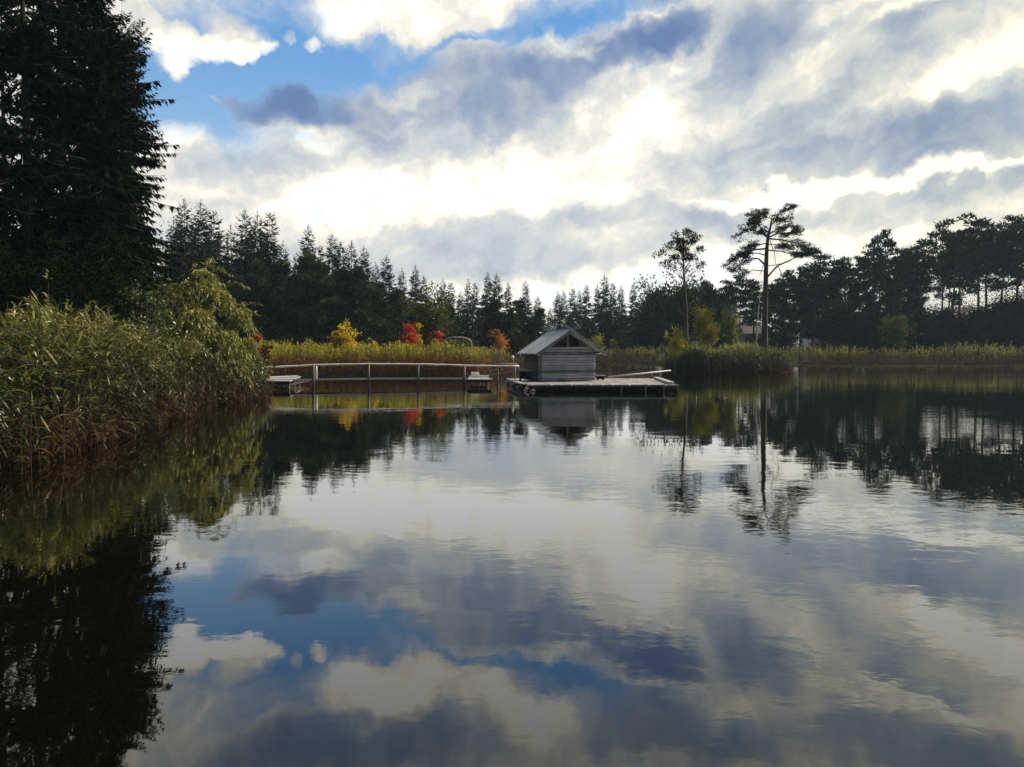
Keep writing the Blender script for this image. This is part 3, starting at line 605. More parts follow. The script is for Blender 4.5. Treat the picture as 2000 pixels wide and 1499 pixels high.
# ---------------------------------------------------------------- right side wood
rd = [leafy_mesh(14, (8.2, 5.5, 5.5, 5.6), 401, 110, 110, .5, .2, .22, shell=.6), leafy_mesh(12, (6.6, 3.8, 3.8, 5.0), 402, 80, 100, .45, .16, .26)]
for (px, py, D, k, w, lb) in [(1345, 537, 146, 0, 1.0, 'round dark leafy tree right behind the tall bare-stemmed tree'), (1300, 548, 148, 0, .85, 'brownish leafy tree at the left shoulder of the round dark tree'), (1275, 585, 150, 1, .9, 'low dark leafy tree where the spruces meet the round trees'), (1320, 590, 144, 1, .8, 'olive dark tree low behind the island left end')]:
    b = base(px, D); s = (at(px, py, D)[2]-b[2])/(14, 12)[k]
    plant('leafy_tree', rd[k], ('bark', 'dark_leaf'), b, s, None, lb, 'tree', 'dark leafy trees behind the island', sx=s*w)
rp = [pine_mesh(22, 4.2, 500+k, z0=z, nb=17, npad=46, sz=.6, lean=.02, flat=.36) for k, z in enumerate((.56, .6, .64, .5))]
RT = [(1395, 562, 120), (1420, 548, 125), (1445, 540, 130), (1470, 545, 122), (1520, 540, 130), (1545, 530, 128), (1562, 522, 135), (1583, 520, 120), (1607, 492, 125), (1630, 508, 132), (1655, 505, 122), (1678, 500, 130), (1704, 464, 128), (1731, 452, 132), (1752, 490, 125), (1775, 482, 135), (1800, 468, 126), (1832, 432, 130), (1852, 455, 124), (1876, 445, 135), (1906, 423, 128), (1930, 430, 134), (1950, 437, 125), (1975, 420, 130), (1998, 425, 126), (2030, 420, 130), (2060, 430, 128)]
hw = ['broad flat top', 'ragged thin top', 'dense round top', 'open airy top']
for i, (px, py, D) in enumerate(RT):
    D += 11 if px > 1500 else 16
    b = base(px, D); s = (at(px, py, D)[2]-b[2])/22.6
    nb = 'between the island birches' if px < 1440 else 'behind the tall island pine' if px < 1530 else 'just right of the tall island pine' if px < 1640 else 'left of the thin tops' if px < 1700 else 'mid right wood' if px < 1790 else 'on the rising right wood' if px < 1890 else 'in the highest right wood'
    plant('pine_tree', rp[i % 4], ('bark', 'spruce'), b, s, None, 'pine, %s, %s, number %d from hut' % (hw[i % 4], nb, i+1), 'pine', 'pines of the right hand wood', sx=s*(.75 if px in (1704, 1731, 1832) else 1.0)*np.interp(s, [.4, 1], [1.3, 1.05]))
for i, px in enumerate(np.arange(1410, 2080, 75)):
    px = px+U(-8, 8); D = U(150, 168); py = np.interp(px, [x for x, *_ in RT], [y for _, y, _ in RT])+U(20, 50); b = base(px, D); s = (at(px, py, D)[2]-b[2])/22.6
    plant('pine_tree', rp[(i+1) % 4], ('bark', 'spruce'), b, s, None, 'dark pine in the back rank of the right hand wood', 'pine', 'back rank pines of the right hand wood', sx=s*1.0)
for i, px in enumerate(np.arange(1385, 1790, 25)):
    px = px+U(-8, 8); D = U(137, 152); py = U(552, 592)
    if 1412 < px < 1482: continue
    b = base(px, D); s = (at(px, py, D)[2]-b[2])/15.0
    plant('pine_tree', pm[i % 3], ('bark', 'spruce'), b, s, None, 'low dark pine filling the gaps under the tall pines of the right wood', 'pine', 'low pines inside the right hand wood', sx=s*.8)
for px, py, D in ((1428, 575, 182), (1452, 590, 186), (1470, 570, 180)):
    b = base(px, D); s = (at(px, py, D)[2]-b[2])/28
    plant('spruce_tree', sp[1], ('bark', 'spruce'), b, s, None, 'dark spruce standing behind the low white house', 'spruce', 'spruces behind the low white house', sx=s*1.2)
# understorey of the right wood, with gaps that let pale light through
for i, (px, D, s) in enumerate([(1390, 118, 1.4), (1535, 120, 1.2), (1660, 116, 1.7), (1690, 120, 2.0), (1640, 124, 1.6), (1715, 122, 1.4), (1780, 116, 1.7), (1805, 118, 2.0), (1835, 120, 1.9), (1850, 118, 1.5), (1915, 115, 1.8), (1940, 117, 2.1), (1965, 116, 2.2), (1990, 114, 2.2), (2020, 116, 2.3), (1240, 142, 1.5), (1205, 144, 1.6), (1165, 145, 1.4), (1130, 146, 1.4), (1500, 120, 1.2), (1760, 126, 1.2), (1590, 135, .9)]):
    D += 10; s *= .86
    plant('forest_bush', um[i % 2], ('bark', 'dark_leaf'), base(px, D), s, None, 'dark bush at the foot of the right hand wood behind the far reeds', 'bush', 'bushes at the foot of the right wood', sx=s*1.25)
plant('leafy_tree', leafy_mesh(9, (5.6, 2.2, 2.2, 3.2), 421, 40, 60, .32, .1, .3), ('bark', 'olive_leaf'), base(1745, 118), 1.0, 0, 'olive yellow tree glowing dimly in the middle of the right wood', 'tree')

# ---------------------------------------------------------------- island trees
# tall pine with its limbs where the photo has them
DP = 80.0
def q3(pts, dy): return np.array([at(x, y, DP+d) for (x, y), d in zip(pts, dy)])
root = np.array(base(1493, DP))
gt = G(); gc = G(); rng = np.random.default_rng(77)
def loc(P_): return np.asarray(P_)-root
trk = q3([(1493, 690), (1493, 674), (1495, 583), (1496, 532), (1497.5, 489), (1500, 464), (1505, 443), (1508, 420)], [0]*8); trk[0, 2] = 0
gt.tube(loc(trk), [.38, .34, .26, .23, .19, .15, .10, .04], 9)
LIMBS = [([(1499, 464), (1491, 456), (1481, 433), (1481, 413)], 1.5, .10, .3, 1), ([(1495, 486), (1469, 489), (1443, 502), (1423, 517)], -2, .08, .3, 1), ([(1494, 517), (1479, 504), (1453, 512), (1428, 530)], 1.5, .08, .45, 1),
 ([(1499, 464), (1486, 455), (1461, 446), (1441, 461)], -1.5, .07, .3, 1), ([(1497, 476), (1474, 479), (1453, 487)], 2.5, .05, .4, 1), ([(1502, 464), (1519, 456), (1540, 456), (1564, 451)], 1.5, .07, .35, 1), ([(1504, 456), (1519, 447), (1542, 441), (1560, 448)], -2, .06, .35, 1),
 ([(1508, 422), (1524, 418), (1540, 410), (1545, 404)], .5, .05, .35, 1), ([(1499, 489), (1524, 491), (1555, 499), (1568, 496)], -2, .06, .55, .7), ([(1503, 467), (1530, 469), (1555, 476), (1588, 489)], 2.2, .07, .4, 1), ([(1496, 545), (1519, 519), (1542, 509), (1568, 497), (1592, 493)], -1, .08, .72, .8),
 ([(1506, 440), (1520, 430), (1538, 427)], 2, .04, .4, 1), ([(1504, 450), (1490, 440), (1470, 436), (1462, 440)], 2.5, .04, .35, 1), ([(1483, 430), (1470, 425), (1465, 420)], 0, .03, .3, 1), ([(1507, 428), (1495, 422), (1488, 415)], -1.5, .03, .2, 1), ([(1498, 500), (1478, 494), (1450, 497), (1435, 508)], 3, .05, .5, .8), ([(1500, 478), (1520, 478), (1545, 486)], 3, .04, .5, .7), ([(1495, 530), (1470, 528), (1445, 540)], 2, .04, .6, .5),
 ([(1499, 598), (1517, 598), (1527, 592), (1540, 588)], -.5, .05, 9, 0), ([(1495, 632), (1517, 636), (1530, 649)], -.5, .05, 9, 0), ([(1519, 519), (1527, 535), (1514, 560), (1510, 575)], -1, .03, 9, 0), ([(1497, 560), (1512, 572), (1522, 560), (1527, 540)], .5, .03, 9, 0), ([(1496, 510), (1488, 525), (1484, 540)], 0, .025, 9, 0), ([(1504, 470), (1514, 500), (1516, 530)], 1, .03, 9, 0), ([(1499, 520), (1530, 515), (1550, 505)], 1, .03, 9, 0)]
for pts, dy, r0, s0, dens in LIMBS:
    nP = len(pts); Q = loc(q3(pts, np.linspace(0, dy, nP)))
    ti = np.linspace(0, nP-1, nP*3); Qs = np.column_stack([np.interp(ti, range(nP), Q[:, j]) for j in range(3)])+rng.normal(0, .05, (nP*3, 3))*np.linspace(0, 1, nP*3)[:, None]
    gt.tube(Qs, r0*(1.15-np.linspace(0, 1, len(Qs)))+.012, 5)
    if dens:
        Ltot = np.linalg.norm(Q[-1]-Q[0]); k = int(9*Ltot*dens)+6
        for j in range(k):
            s_ = s0+(1.04-s0)*rng.random(); c = np.array([np.interp(s_*(nP-1), range(nP), Q[:, jj]) for jj in range(3)])+rng.normal(0, 1, 3)*[.28, .5, .2]
            gt.tube([np.array([np.interp(max(0, s_-.08)*(nP-1), range(nP), Q[:, jj]) for jj in range(3)]), c], [.02, .01], 3)
            pads(gc, c, U(.18, .40), 27, .19, .45)
o = empty('pine_tree', root); link('trunk', gt.mesh('trunk', True), M['pine_bark'], o); link('crown', gc.mesh('crown'), M['spruce'], o)
tag(o, 'tall lone pine on the island with flat open crown against the sky', 'pine')
rng = np.random.default_rng(99)
# tall tree with long bare stem and small leafy head
root = np.array(base(1340, 82)); gt = G(); gc = G()
def at82(x, y, d=0): return at(x, y, 82+d)-root
gt.tube([(0, 0, 0), at82(1341, 660), at82(1340, 600), at82(1336, 540), at82(1334, 500), at82(1335, 460)], [.22, .19, .15, .1, .07, .03], 7)
LUMP = [(560, 290, 5), (480, 335, 5), (425, 400, 4), (345, 470, 3), (390, 530, 3), (500, 425, 6), (600, 350, 5), (640, 335, 3), (640, 440, 3), (525, 380, 6), (565, 500, 5), (655, 545, 2), (460, 495, 5), (560, 575, 1.3), (420, 590, 1), (650, 570, 1.2), (560, 430, 5), (470, 560, 1.5), (610, 500, 3)]
for zx, zy, w_ in LUMP:
    x0, y0 = 1200+zx/3.944, 380+zy/3.944
    for j in range(3):
        c = at82(x0+U(-7, 7), y0+U(-6, 6), U(-1.3, 1.3)); b0 = at82(1335, min(575, y0+U(14, 45))); gt.tube([b0, (b0+c)/2+rng.normal(0, .1, 3), c], [.03, .02, .01], 3)
        pads(gc, c, U(.28, .55), int(19*w_), .25, .85)
for i in range(14):
    x = U(1315, 1365); y = U(560, 640); c = at82(x, y, U(-1, 1)); b0 = at82(1340, y+18); gt.tube([b0, (b0+c)/2+rng.normal(0, .12, 3), c], [.03, .02, .008], 3)
o = empty('leafy_tree', root); link('trunk', gt.mesh('trunk', True), M['pine_bark'], o); link('crown', gc.mesh('crown'), M['dark_leaf'], o)
tag(o, 'tall slim island tree with dark leafy head, left of the lone pine', 'tree')
def birch(px, D, top, rx, seed, lb, mat='birch_leaf', z0=1.2, bend=0.0, ncl=46, tr=.07, hang=.35):
    b = base(px, D); h = at(px, top, D)[2]-b[2]
    mm = leafy_mesh(h, (z0+(h-z0)/2, rx, rx, (h-z0)/2), seed, ncl, 48, .17, tr, .25, bend=bend, shell=.65, hang=hang)
    return plant('birch_tree', mm, ('birch', mat), b, 1, 0, lb, 'birch', 'small birches on the island')
birch(1372, 79, 592, 1.25, 601, 'yellow brown birch left of the green slim birch on the island', z0=2.6, ncl=60)
birch(1385, 78.5, 622, 1.0, 602, 'small yellow green birch hanging over the white forked stem', z0=2.2, ncl=36)
birch(1426, 78, 578, .75, 603, 'slim upright green birch with a thin white stem in the island reeds', 'willow', z0=2.5, ncl=60)
birch(1318, 79, 632, .95, 604, 'small drooping bright green birch at the island left end', z0=2.0, ncl=34, hang=.7)
birch(1360, 84, 560, 1.3, 605, 'taller dull green birch behind the yellow brown one', 'dark_leaf', z0=3.4, ncl=50)
gt = G(); P0 = np.array(base(1484, 83)); gt.tube([(0, 0, 0), at(1477, 672, 83)-P0, at(1479, 630, 83)-P0, at(1483, 590, 83)-P0, at(1486, 560, 83)-P0], [.09, .085, .07, .05, .02], 6)
gt.tube([at(1480, 665, 83)-P0, at(1485, 640, 83.3)-P0, at(1488, 612, 83.4)-P0], [.05, .04, .02], 5)
gc = G()
for i in range(26): pads(gc, at(1483+U(-14, 10), 575+U(-22, 30), 83+U(-1, 1))-P0, .35, 16, .2, .8)
o = empty('birch_tree', P0); link('trunk', gt.mesh('trunk', True), M['birch'], o); link('crown', gc.mesh('crown'), M['dark_leaf'], o); tag(o, 'leaning double birch trunk, black and white bark, beside the lone pine', 'birch')
gt = G(); P0 = np.array(base(1386, 77.4)); gt.tube([(0, 0, 0), at(1383, 698, 77.4)-P0, at(1376, 680, 77.4)-P0, at(1351, 672, 77.4)-P0, at(1338, 655, 77.6)-P0], [.045, .04, .03, .022, .012], 5)
for q in ((1335, 640), (1328, 660), (1345, 650)): gt.tube([at(1351, 672, 77.4)-P0, at(q[0], q[1], 77.5)-P0], [.025, .01], 3)
tag(link('bare_sapling', gt.mesh('bare_sapling', True), M['birch']), 'crooked bare white sapling leaning out of the island reeds to the left', 'sapling').location = P0
# low bushes on the island
ib = leafy_mesh(2.6, (1.5, 1.3, 1.1, 1.1), 611, 36, 60, .18, .04, .34, stems=3)
for px, D, s, mt, lb in [(1330, 79, .8, 'green_bush', 'low bush at the left end of the island'), (1362, 78.4, .85, 'green_bush', 'low green bush beneath the yellow brown birch'), (1465, 79, 1.0, 'green_bush', 'green bush left of the lone pine foot'), (1515, 79.5, .95, 'green_bush', 'rounded green bush right of the lone pine foot'), (1532, 80.5, .8, 'green_bush', 'green low bush at the right end of the island'), (1527, 85, 1.1, 'green_bush', 'leafy bush below the pale dead pine limb')]:
    plant('bush', ib, ('bark', mt), base(px, D), s, None, lb, 'bush', 'bushes on the island')

# ---------------------------------------------------------------- autumn shrubs behind the golden reeds
def shrub(px, py, D, w, mat, lb, seed, name='autumn_bush', ncl=40, z=None, lsz=.24):
    b = base(px, D); h = at(px, py, D)[2]-b[2]; z0 = 1.2
    mm = leafy_mesh(h*1.02, (z0+(h-z0)/2, w, w*.8, (h-z0)/2*1.02), seed, int(ncl*1.15), 26, lsz*.85, .04, .24, stems=5, shell=.42)
    plant(name, mm, ('bark', mat), b, 1, 0, lb, 'bush')
shrub(677, 636, 72, 1.05, 'yellow_leaf', 'large bright yellow bush behind the reeds', 701, ncl=80)
shrub(658, 650, 71.5, .40, 'orange_leaf', 'orange red shoot at the left foot of the large yellow bush', 702, ncl=22)
shrub(654, 652, 73, .40, 'yellow_leaf', 'yellow twigs leaning left of the large yellow bush', 712, ncl=16)
shrub(802, 627, 74, .76, 'red_leaf', 'tall scarlet bush, brightest red one behind the reeds', 703, ncl=60)
shrub(819, 634, 73.0, .36, 'yellow_leaf', 'narrow yellow bush at the right side of the scarlet bush', 704, ncl=20)
shrub(858, 640, 74, .38, 'red_leaf', 'slender red bush left of the dome', 705, ncl=34)
shrub(836, 650, 76, .6, 'russet_leaf', 'dull russet bush between the scarlet and the slender red one', 706, ncl=30)
shrub(735, 669, 72, .38, 'yellow_leaf', 'small yellow bush just above the reeds', 707, ncl=18)
shrub(977, 648, 90, .9, 'orange_leaf', 'orange and gold bush left of the hut roof', 708, ncl=44)
shrub(503, 660, 62, .5, 'red_leaf', 'dark red bush beside the willow', 709, ncl=22)
shrub(520, 664, 62, .5, 'russet_leaf', 'small brownish bush right of the dark red one', 713, ncl=16)
shrub(1164, 645, 140, 1.3, 'birch_leaf', 'small pale green bush right of the hut roof', 710, ncl=30, lsz=.35)
shrub(1198, 660, 140, .6, 'birch_leaf', 'short yellow green bush on the far shore right of the hut', 711, ncl=20, lsz=.35)
shrub(1220, 638, 142, 1.8, 'olive_leaf', 'faint green bush in front of the spruces right of the hut', 714, ncl=30, lsz=.4)
shrub(715, 655, 76, .5, 'green_bush', 'sparse green bush right of the large yellow bush', 715, ncl=10)
shrub(608, 652, 76, .6, 'olive_leaf', 'sparse pale sapling left of the large yellow bush', 716, ncl=8)
shrub(990, 690, 110, 2.2, 'olive_leaf', 'low green bush behind the hut roof edge', 717, ncl=20, lsz=.3)

# ---------------------------------------------------------------- willow and leafy shrubs on the left shore
rng = np.random.default_rng(55)
WB = np.array([-15.0, 31.5, .1]); gt = G(); gc = G(); gw = G()
lobes = [((398, 520), 32.5, 1.2), ((350, 560), 32, 1.5), ((425, 560), 31.5, 1.3), ((470, 600), 32, 1.0), ((380, 600), 30.5, 1.6), ((320, 600), 31, 1.3), ((440, 640), 31, 1.3), ((300, 640), 29.5, 1.2), ((480, 650), 32.5, .8), ((360, 650), 29.8, 1.4), ((410, 690), 31, 1.2), ((460, 700), 32.5, 1.0)]
for (pq, D, R) in lobes:
    c = at(pq[0], pq[1], D)-WB; gt.tube([(0, 0, 0), c*.5+[.2, 0, .4], c-[0, 0, .3]], [.12, .07, .03], 5)
    ns = int(60*R)
    for k in range(ns):
        a = U(0, 2*pi); el = U(.2, 1.2); d = np.array([cos(a)*cos(el), sin(a)*cos(el), sin(el)]); Ln = R*U(.45, .95)
        s = np.linspace(0, 1, 7); P_ = c+[0, 0, -.35]+np.outer(s, d)*Ln+np.outer(s**2, [0, 0, -1])*Ln*U(.9, 1.7)
        gt.tube(P_[::2], [.012, .009, .007, .004], 3)
        n = 26; si = rng.random(n)**.8; C = np.column_stack([np.interp(si, s, P_[:, j]) for j in range(3)])+rng.normal(0, .035, (n, 3))
        T = np.column_stack([np.interp(si, s[:-1], np.diff(P_[:, j])) for j in range(3)]); T /= np.linalg.norm(T, axis=1)[:, None]+1e-9
        gc.leaves(C, T+rng.normal(0, .55, (n, 3))+[0, 0, -.25], U(.13, .24, n), U(.03, .05, n), np.clip(.25+.5*d[2]+rng.normal(0, .2, n), 0, 1), .2)
for k in range(70):
    q = [(398, 520), (350, 565), (430, 565), (475, 605), (320, 600), (300, 635), (385, 560)][k % 7]; c = at(q[0]+U(-22, 22), q[1]+U(-6, 22), U(31, 32.6))-WB
    a = U(0, 2*pi); Ln = U(.6, 1.5); s = np.linspace(0, 1, 7); d = np.array([cos(a)*.55, sin(a)*.55, 1.0])
    P_ = c+np.outer(s, d)*Ln*.75+np.outer(s**2.2, [cos(a)*.5, 0, -.75])*Ln; gt.tube(P_[::2], [.012, .009, .007, .004], 3)
    n = 22; si = rng.random(n); C = np.column_stack([np.interp(si, s, P_[:, j]) for j in range(3)]); T = np.column_stack([np.interp(si, s[:-1], np.diff(P_[:, j])) for j in range(3)]); T /= np.linalg.norm(T, axis=1)[:, None]
    gc.leaves(C, T+rng.normal(0, .5, (n, 3)), U(.12, .22, n), U(.028, .045, n), np.clip(.6+rng.normal(0, .2, n), 0, 1), .15)
o = empty('willow_bush', WB); link('trunk', gt.mesh('trunk', True), M['bark'], o); link('crown', gc.mesh('crown'), M['willow'], o)
tag(o, 'large grey green willow with drooping sprays rising from the left reeds', 'willow')
def lbush(px, D, py, w, seed, lb, mat='green_bush', lsz=.12, ncl=60, nl=40):
    b = base(px, D); h = at(px, py, D)[2]-b[2]
    plant('leafy_bush', leafy_mesh(h, (h*.55, w, w, h*.5), seed, ncl, nl, lsz, .04, .25, stems=4, shell=.6), ('bark', mat), b, 1, 0, lb, 'bush')
lbush(293, 27.5, 565, 1.0, 801, 'light green broadleaf bush left of the willow, its top against the dark trees')
lbush(262, 34, 520, 1.1, 802, 'dim taller bush behind the light green one, under the big spruces', 'dark_leaf')
lbush(500, 39, 690, .8, 803, 'low green bush where the left shore meets the rail', 'green_bush', .12, 40)
lbush(470, 35, 680, 1.2, 804, 'green bush below the right side of the willow', 'green_bush', .13)
lbush(345, 30.5, 575, 1.1, 805, 'yellowish bush between the broadleaf bush and the willow top', 'olive_leaf', .12)

# ---------------------------------------------------------------- houses behind the trees
def house(px, D, w, dpt, hw, hr, lb, wins, z=.2, rz=0.0, chim=True):
    b = base(px, D); o = empty('white_house', b, rz)
    g = G(); g.box((0, 0, hw/2), (w, dpt, hw), t=.5); g.obj('wall', M['plaster'], o)
    g = G(); e = .6
    V = [(-w/2-e, -dpt/2-e, hw-.1), (w/2+e, -dpt/2-e, hw-.1), (w/2+e, 0, hw+hr), (-w/2-e, 0, hw+hr), (-w/2-e, dpt/2+e, hw-.1), (w/2+e, dpt/2+e, hw-.1)]
    V += [(x, y, zz_+.18) for x, y, zz_ in V]
    g.add(V, [[6, 7, 8, 9], [9, 8, 11, 10], [0, 3, 2, 1], [3, 4, 5, 2], [0, 1, 7, 6], [4, 10, 11, 5], [0, 6, 9, 3], [3, 9, 10, 4], [1, 2, 8, 7], [2, 5, 11, 8]]); rf = g.obj('roof', M['tile'], o)
    if chim: g = G(); g.box((w*.2, dpt*.1, hw+hr), (.6, .6, 1.3)); g.obj('chimney', M['plaster'], rf)
    for (x, zc, ww, hh) in wins:
        g = G(); g.box((x, -dpt/2-.03, zc), (ww+.2, .08, hh+.2)); f = g.obj('window', M['white'], o)
        g = G(); g.box((x, -dpt/2-.08, zc), (ww, .03, hh)); g.obj('pane', M['glass'], f)
    return tag(o, lb, 'house')
house(1440, 165, 9.5, 7, 5.9, 1.6, 'low white house with brown roof seen left of the lone pine', [(-2.6, 4.7, 1.3, 1.1), (1.2, 4.6, 1.1, 1.4), (3.4, 4.6, 1.1, 1.1)])
house(1612, 215, 12, 8, 8.0, 2, 'tall pale house glimpsed in pieces between trunks right of the lone pine', [(-4, 6.2, 1.2, 1.6), (0, 6.2, 1.2, 1.6), (4, 6.2, 1.2, 1.6), (-2, 3.4, 1.2, 1.6), (3, 3.4, 1.2, 1.6)])
house(1745, 190, 9, 8, 6.0, 3, 'pale house showing as bright specks above the reeds in the middle of the right wood', [(-2, 4, 1.2, 1.4), (2, 4, 1.2, 1.4)])
house(1882, 185, 8, 8, 9.6, 3, 'white house behind the right wood with bright wall pieces between dark trunks', [(-1.6, 7.6, 1, 1.5), (1.7, 7.6, 1.0, 1.5), (0, 4.2, 1.2, 1.5)])

# ---------------------------------------------------------------- low dome shelter
b = base(895, 74); ztop = at(895, 660, 74)[2]-b[2]; o = empty('dome_shelter', b)
g = G(); th = np.linspace(0, pi, 15); K = 5
def arch(y, s, k=1.0): return np.column_stack([1.35*s*np.cos(th), np.full(15, y), ztop*k*s**.3*np.clip(np.sin(th), 0, 1)**.13])
rows = [arch(y, s) for y, s in ((-.9, 1.0), (-.3, 1.02), (.5, 1.0), (1.3, .9), (1.9, .6))]; V = np.vstack(rows)
g.add(V, [[i*15+j, i*15+j+1, (i+1)*15+j+1, (i+1)*15+j] for i in range(4) for j in range(14)], .5)
fr = arch(-.88, .99, 1.0); g.add(np.vstack([fr, fr*[1, 1, 0]]), [[j, j+1, 16+j, 15+j] for j in range(14)], .5); bk = arch(1.9, .6); g.add(np.vstack([bk, bk*[1, 1, 0]]), [[j, j+1, 16+j, 15+j] for j in range(14)], .5)
g.obj('shell', M['dome'], o)
g = G(); g.tube(arch(-.93, 1.02, 1.01), .045, 6); g.obj('rim', M['rail'], o, True)
g = G(); pads(g, (.45, -1.0, ztop*.72), 1.15, 1100, .16, .62); g.obj('creeper', M['green_bush'], o)
tag(o, 'low rounded shelter with a pale curved rim, half hidden behind the far reeds', 'shelter')

# ---------------------------------------------------------------- raft with hut
rng = np.random.default_rng(5)
ZD = .33
A, B, C_, D_ = [atz(*q, ZD)[:2] for q in ((1030, 753), (1326, 753), (1279, 739.2), (987, 739.2))]
def bil(s, t): return (1-t)*((1-s)*A+s*B)+t*((1-s)*D_+s*C_)
raft = empty('raft', (*((A+B)/2), 0)); O = np.array([*((A+B)/2), 0.])
def L3(xy, z): return np.array([xy[0], xy[1], z])-O
tag(raft, 'wide bleached plank raft floating on the pond and carrying the hut', 'raft')
seams = [0, .035, .16, .29, .42, .50, .565, .675, .80, .915, 1.0]
g = G()
for i in range(len(seams)-1):
    s0, s1 = seams[i]+.0035, seams[i+1]-.0035; n = 34
    for k in range(n):
        t0, t1 = k/n+.001, (k+1)/n-.003; z = ZD+rng.normal(0, .004)
        q = [L3(bil(s0, t0), z), L3(bil(s1, t0), z), L3(bil(s1, t1), z), L3(bil(s0, t1), z)]; qb = [p_-[0, 0, .05] for p_ in q]
        g.add(q+qb, [[0, 1, 2, 3], [7, 6, 5, 4], [0, 4, 5, 1], [1, 5, 6, 2], [2, 6, 7, 3], [3, 7, 4, 0]], U(0, 1))
g.obj('deck', M['deck'], raft)
for i in range(len(seams)-1):
    g = G(); a_ = L3(bil(seams[i]+.006, -.008), ZD+.01+rng.normal(0, .004)); b_ = L3(bil(seams[i+1]-.006, -.008), ZD+.01+rng.normal(0, .004)); g.beam(a_, b_, .16, .07); g.obj('edge_board', M['deck'], raft)
g = G(); g.beam(L3(bil(-.012, .02), ZD+.05), L3(bil(-.03, .60), ZD+.03), .30, .07); g.obj('edge_board', M['deck'], raft)
g = G(); g.beam(L3(bil(.97, .10), ZD+.09), L3(bil(1.0, .95), ZD+.07), .34, .08); g.obj('edge_board', M['deck'], raft)
for t_ in (.0, .25, .5, .75, 1.0):
    g = G(); g.beam(L3(bil(.01, t_*.97+.01), ZD-.13), L3(bil(.985, t_*.97+.01), ZD-.13), .14, .14); g.obj('joist', M['dark_wood'], raft)
for s_ in (.01, .5, .985):
    g = G(); g.beam(L3(bil(s_, .012), ZD-.26), L3(bil(s_, .985), ZD-.26), .14, .11); g.obj('joist', M['dark_wood'], raft)
for (s_, t_) in [(.02, .03), (.16, .04), (.3, .04), (.45, .05), (.6, .05), (.75, .05), (.9, .05), (.02, .35), (.02, .65), (.02, .95), (.5, .5), (.97, .5), (.5, .95), (.97, .95)]:
    g = G(); c = L3(bil(s_, t_), .02); th = np.linspace(0, 1, 7); g.tube(np.column_stack([c[0]+(th-.5)*.62, np.full(7, c[1]), np.full(7, c[2])]), [.1, .15, .16, .165, .16, .15, .1], 12); g.obj('float', M['float'] if s_ < .1 else M['dark_wood'], raft, True)
for (s_, t_) in [(-.005, .2), (-.008, .45), (-.01, .7), (.78, .0), (.90, .0), (.62, .0)]:
    g = G(); c = L3(bil(s_, t_), 0); g.tube([c+[0, 0, -.7], c+[0, 0, .0], c+[0, 0, ZD-.06]], [.05, .05, .045], 8); g.obj('leg', M['post'], raft, True)

# hut
h0 = atz(1053, 746, ZD); h1 = atz(1162, 744.6, ZD); aH = atan2(h1[1]-h0[1], h1[0]-h0[0]); WH = float(np.linalg.norm(h1-h0)); DH = 2.6
hut = empty('wooden_hut', (h0[0], h0[1], ZD+.012), aH)
tag(hut, 'small grey log hut with gable roof and crossed gable beams on the raft', 'hut')
def logwall(a, b, z0, z1, n, thick, mat, name, clip=False):
    g = G(); a = np.array(a, float); b = np.array(b, float); hh = (z1-z0)/n
    for i in range(n):
        zc = z0+(i+.5)*hh; cut = max(0., WH/2-(APEX-(zc+hh/2)-.0)/math.tan(radians(33.0))) if clip else 0.
        P_ = np.linspace(cut/WH, 1-cut/WH, 9)[:, None]*(b-a)+a; P3 = np.column_stack([P_, np.full(9, zc)])
        e0, e1 = (rng.normal(0, .012, 2)); dd = (b-a)/np.linalg.norm(b-a); P3[0, :2] += dd*e0; P3[-1, :2] += dd*e1
        nn = 8; ths = np.linspace(0, 2*pi, nn, endpoint=False)+pi/8; nrm = np.array([dd[1], -dd[0]])
        Vv = []
        for p_ in P3:
            rr = rng.normal(0, .006); j = rng.normal(0, .004)
            for q in ths: Vv.append([p_[0]+nrm[0]*cos(q)*(thick/2+rr), p_[1]+nrm[1]*cos(q)*(thick/2+rr), p_[2]+sin(q)*hh*.52+j])
        Ff = [[k*nn+q, k*nn+(q+1) % nn, (k+1)*nn+(q+1) % nn, (k+1)*nn+q] for k in range(8) for q in range(nn)]
        Ff += [[0, 2, 1, 0][:0] or [0, 7, 6, 5], [0, 5, 4, 3], [0, 3, 2, 1], [64, 65, 66, 67], [64, 67, 68, 69], [64, 69, 70, 71]]
        g.add(Vv, Ff, U(0, 1))
    return g.obj(name, mat, hut)
EH = 2.02; AH = 3.02; LH = 1.96-ZD*0   # eave and apex heights above deck
EAVE = 1.72; APEX = 2.98
logwall((0, 0), (WH, 0), 0.02, 2.02, 13, .15, M['log'], 'front_wall', True)
logwall((.06, .12), (.06, DH), .02, 1.78, 13, .12, M['log_side'], 'side_wall')
logwall((WH-.06, .12), (WH-.06, DH), .02, 1.78, 13, .12, M['log_side'], 'side_wall')
logwall((.12, DH), (WH-.12, DH), .02, 1.74, 13, .12, M['log_side'], 'back_wall')
def zr(x): return APEX-abs(x-WH/2)*math.tan(radians(33.0))
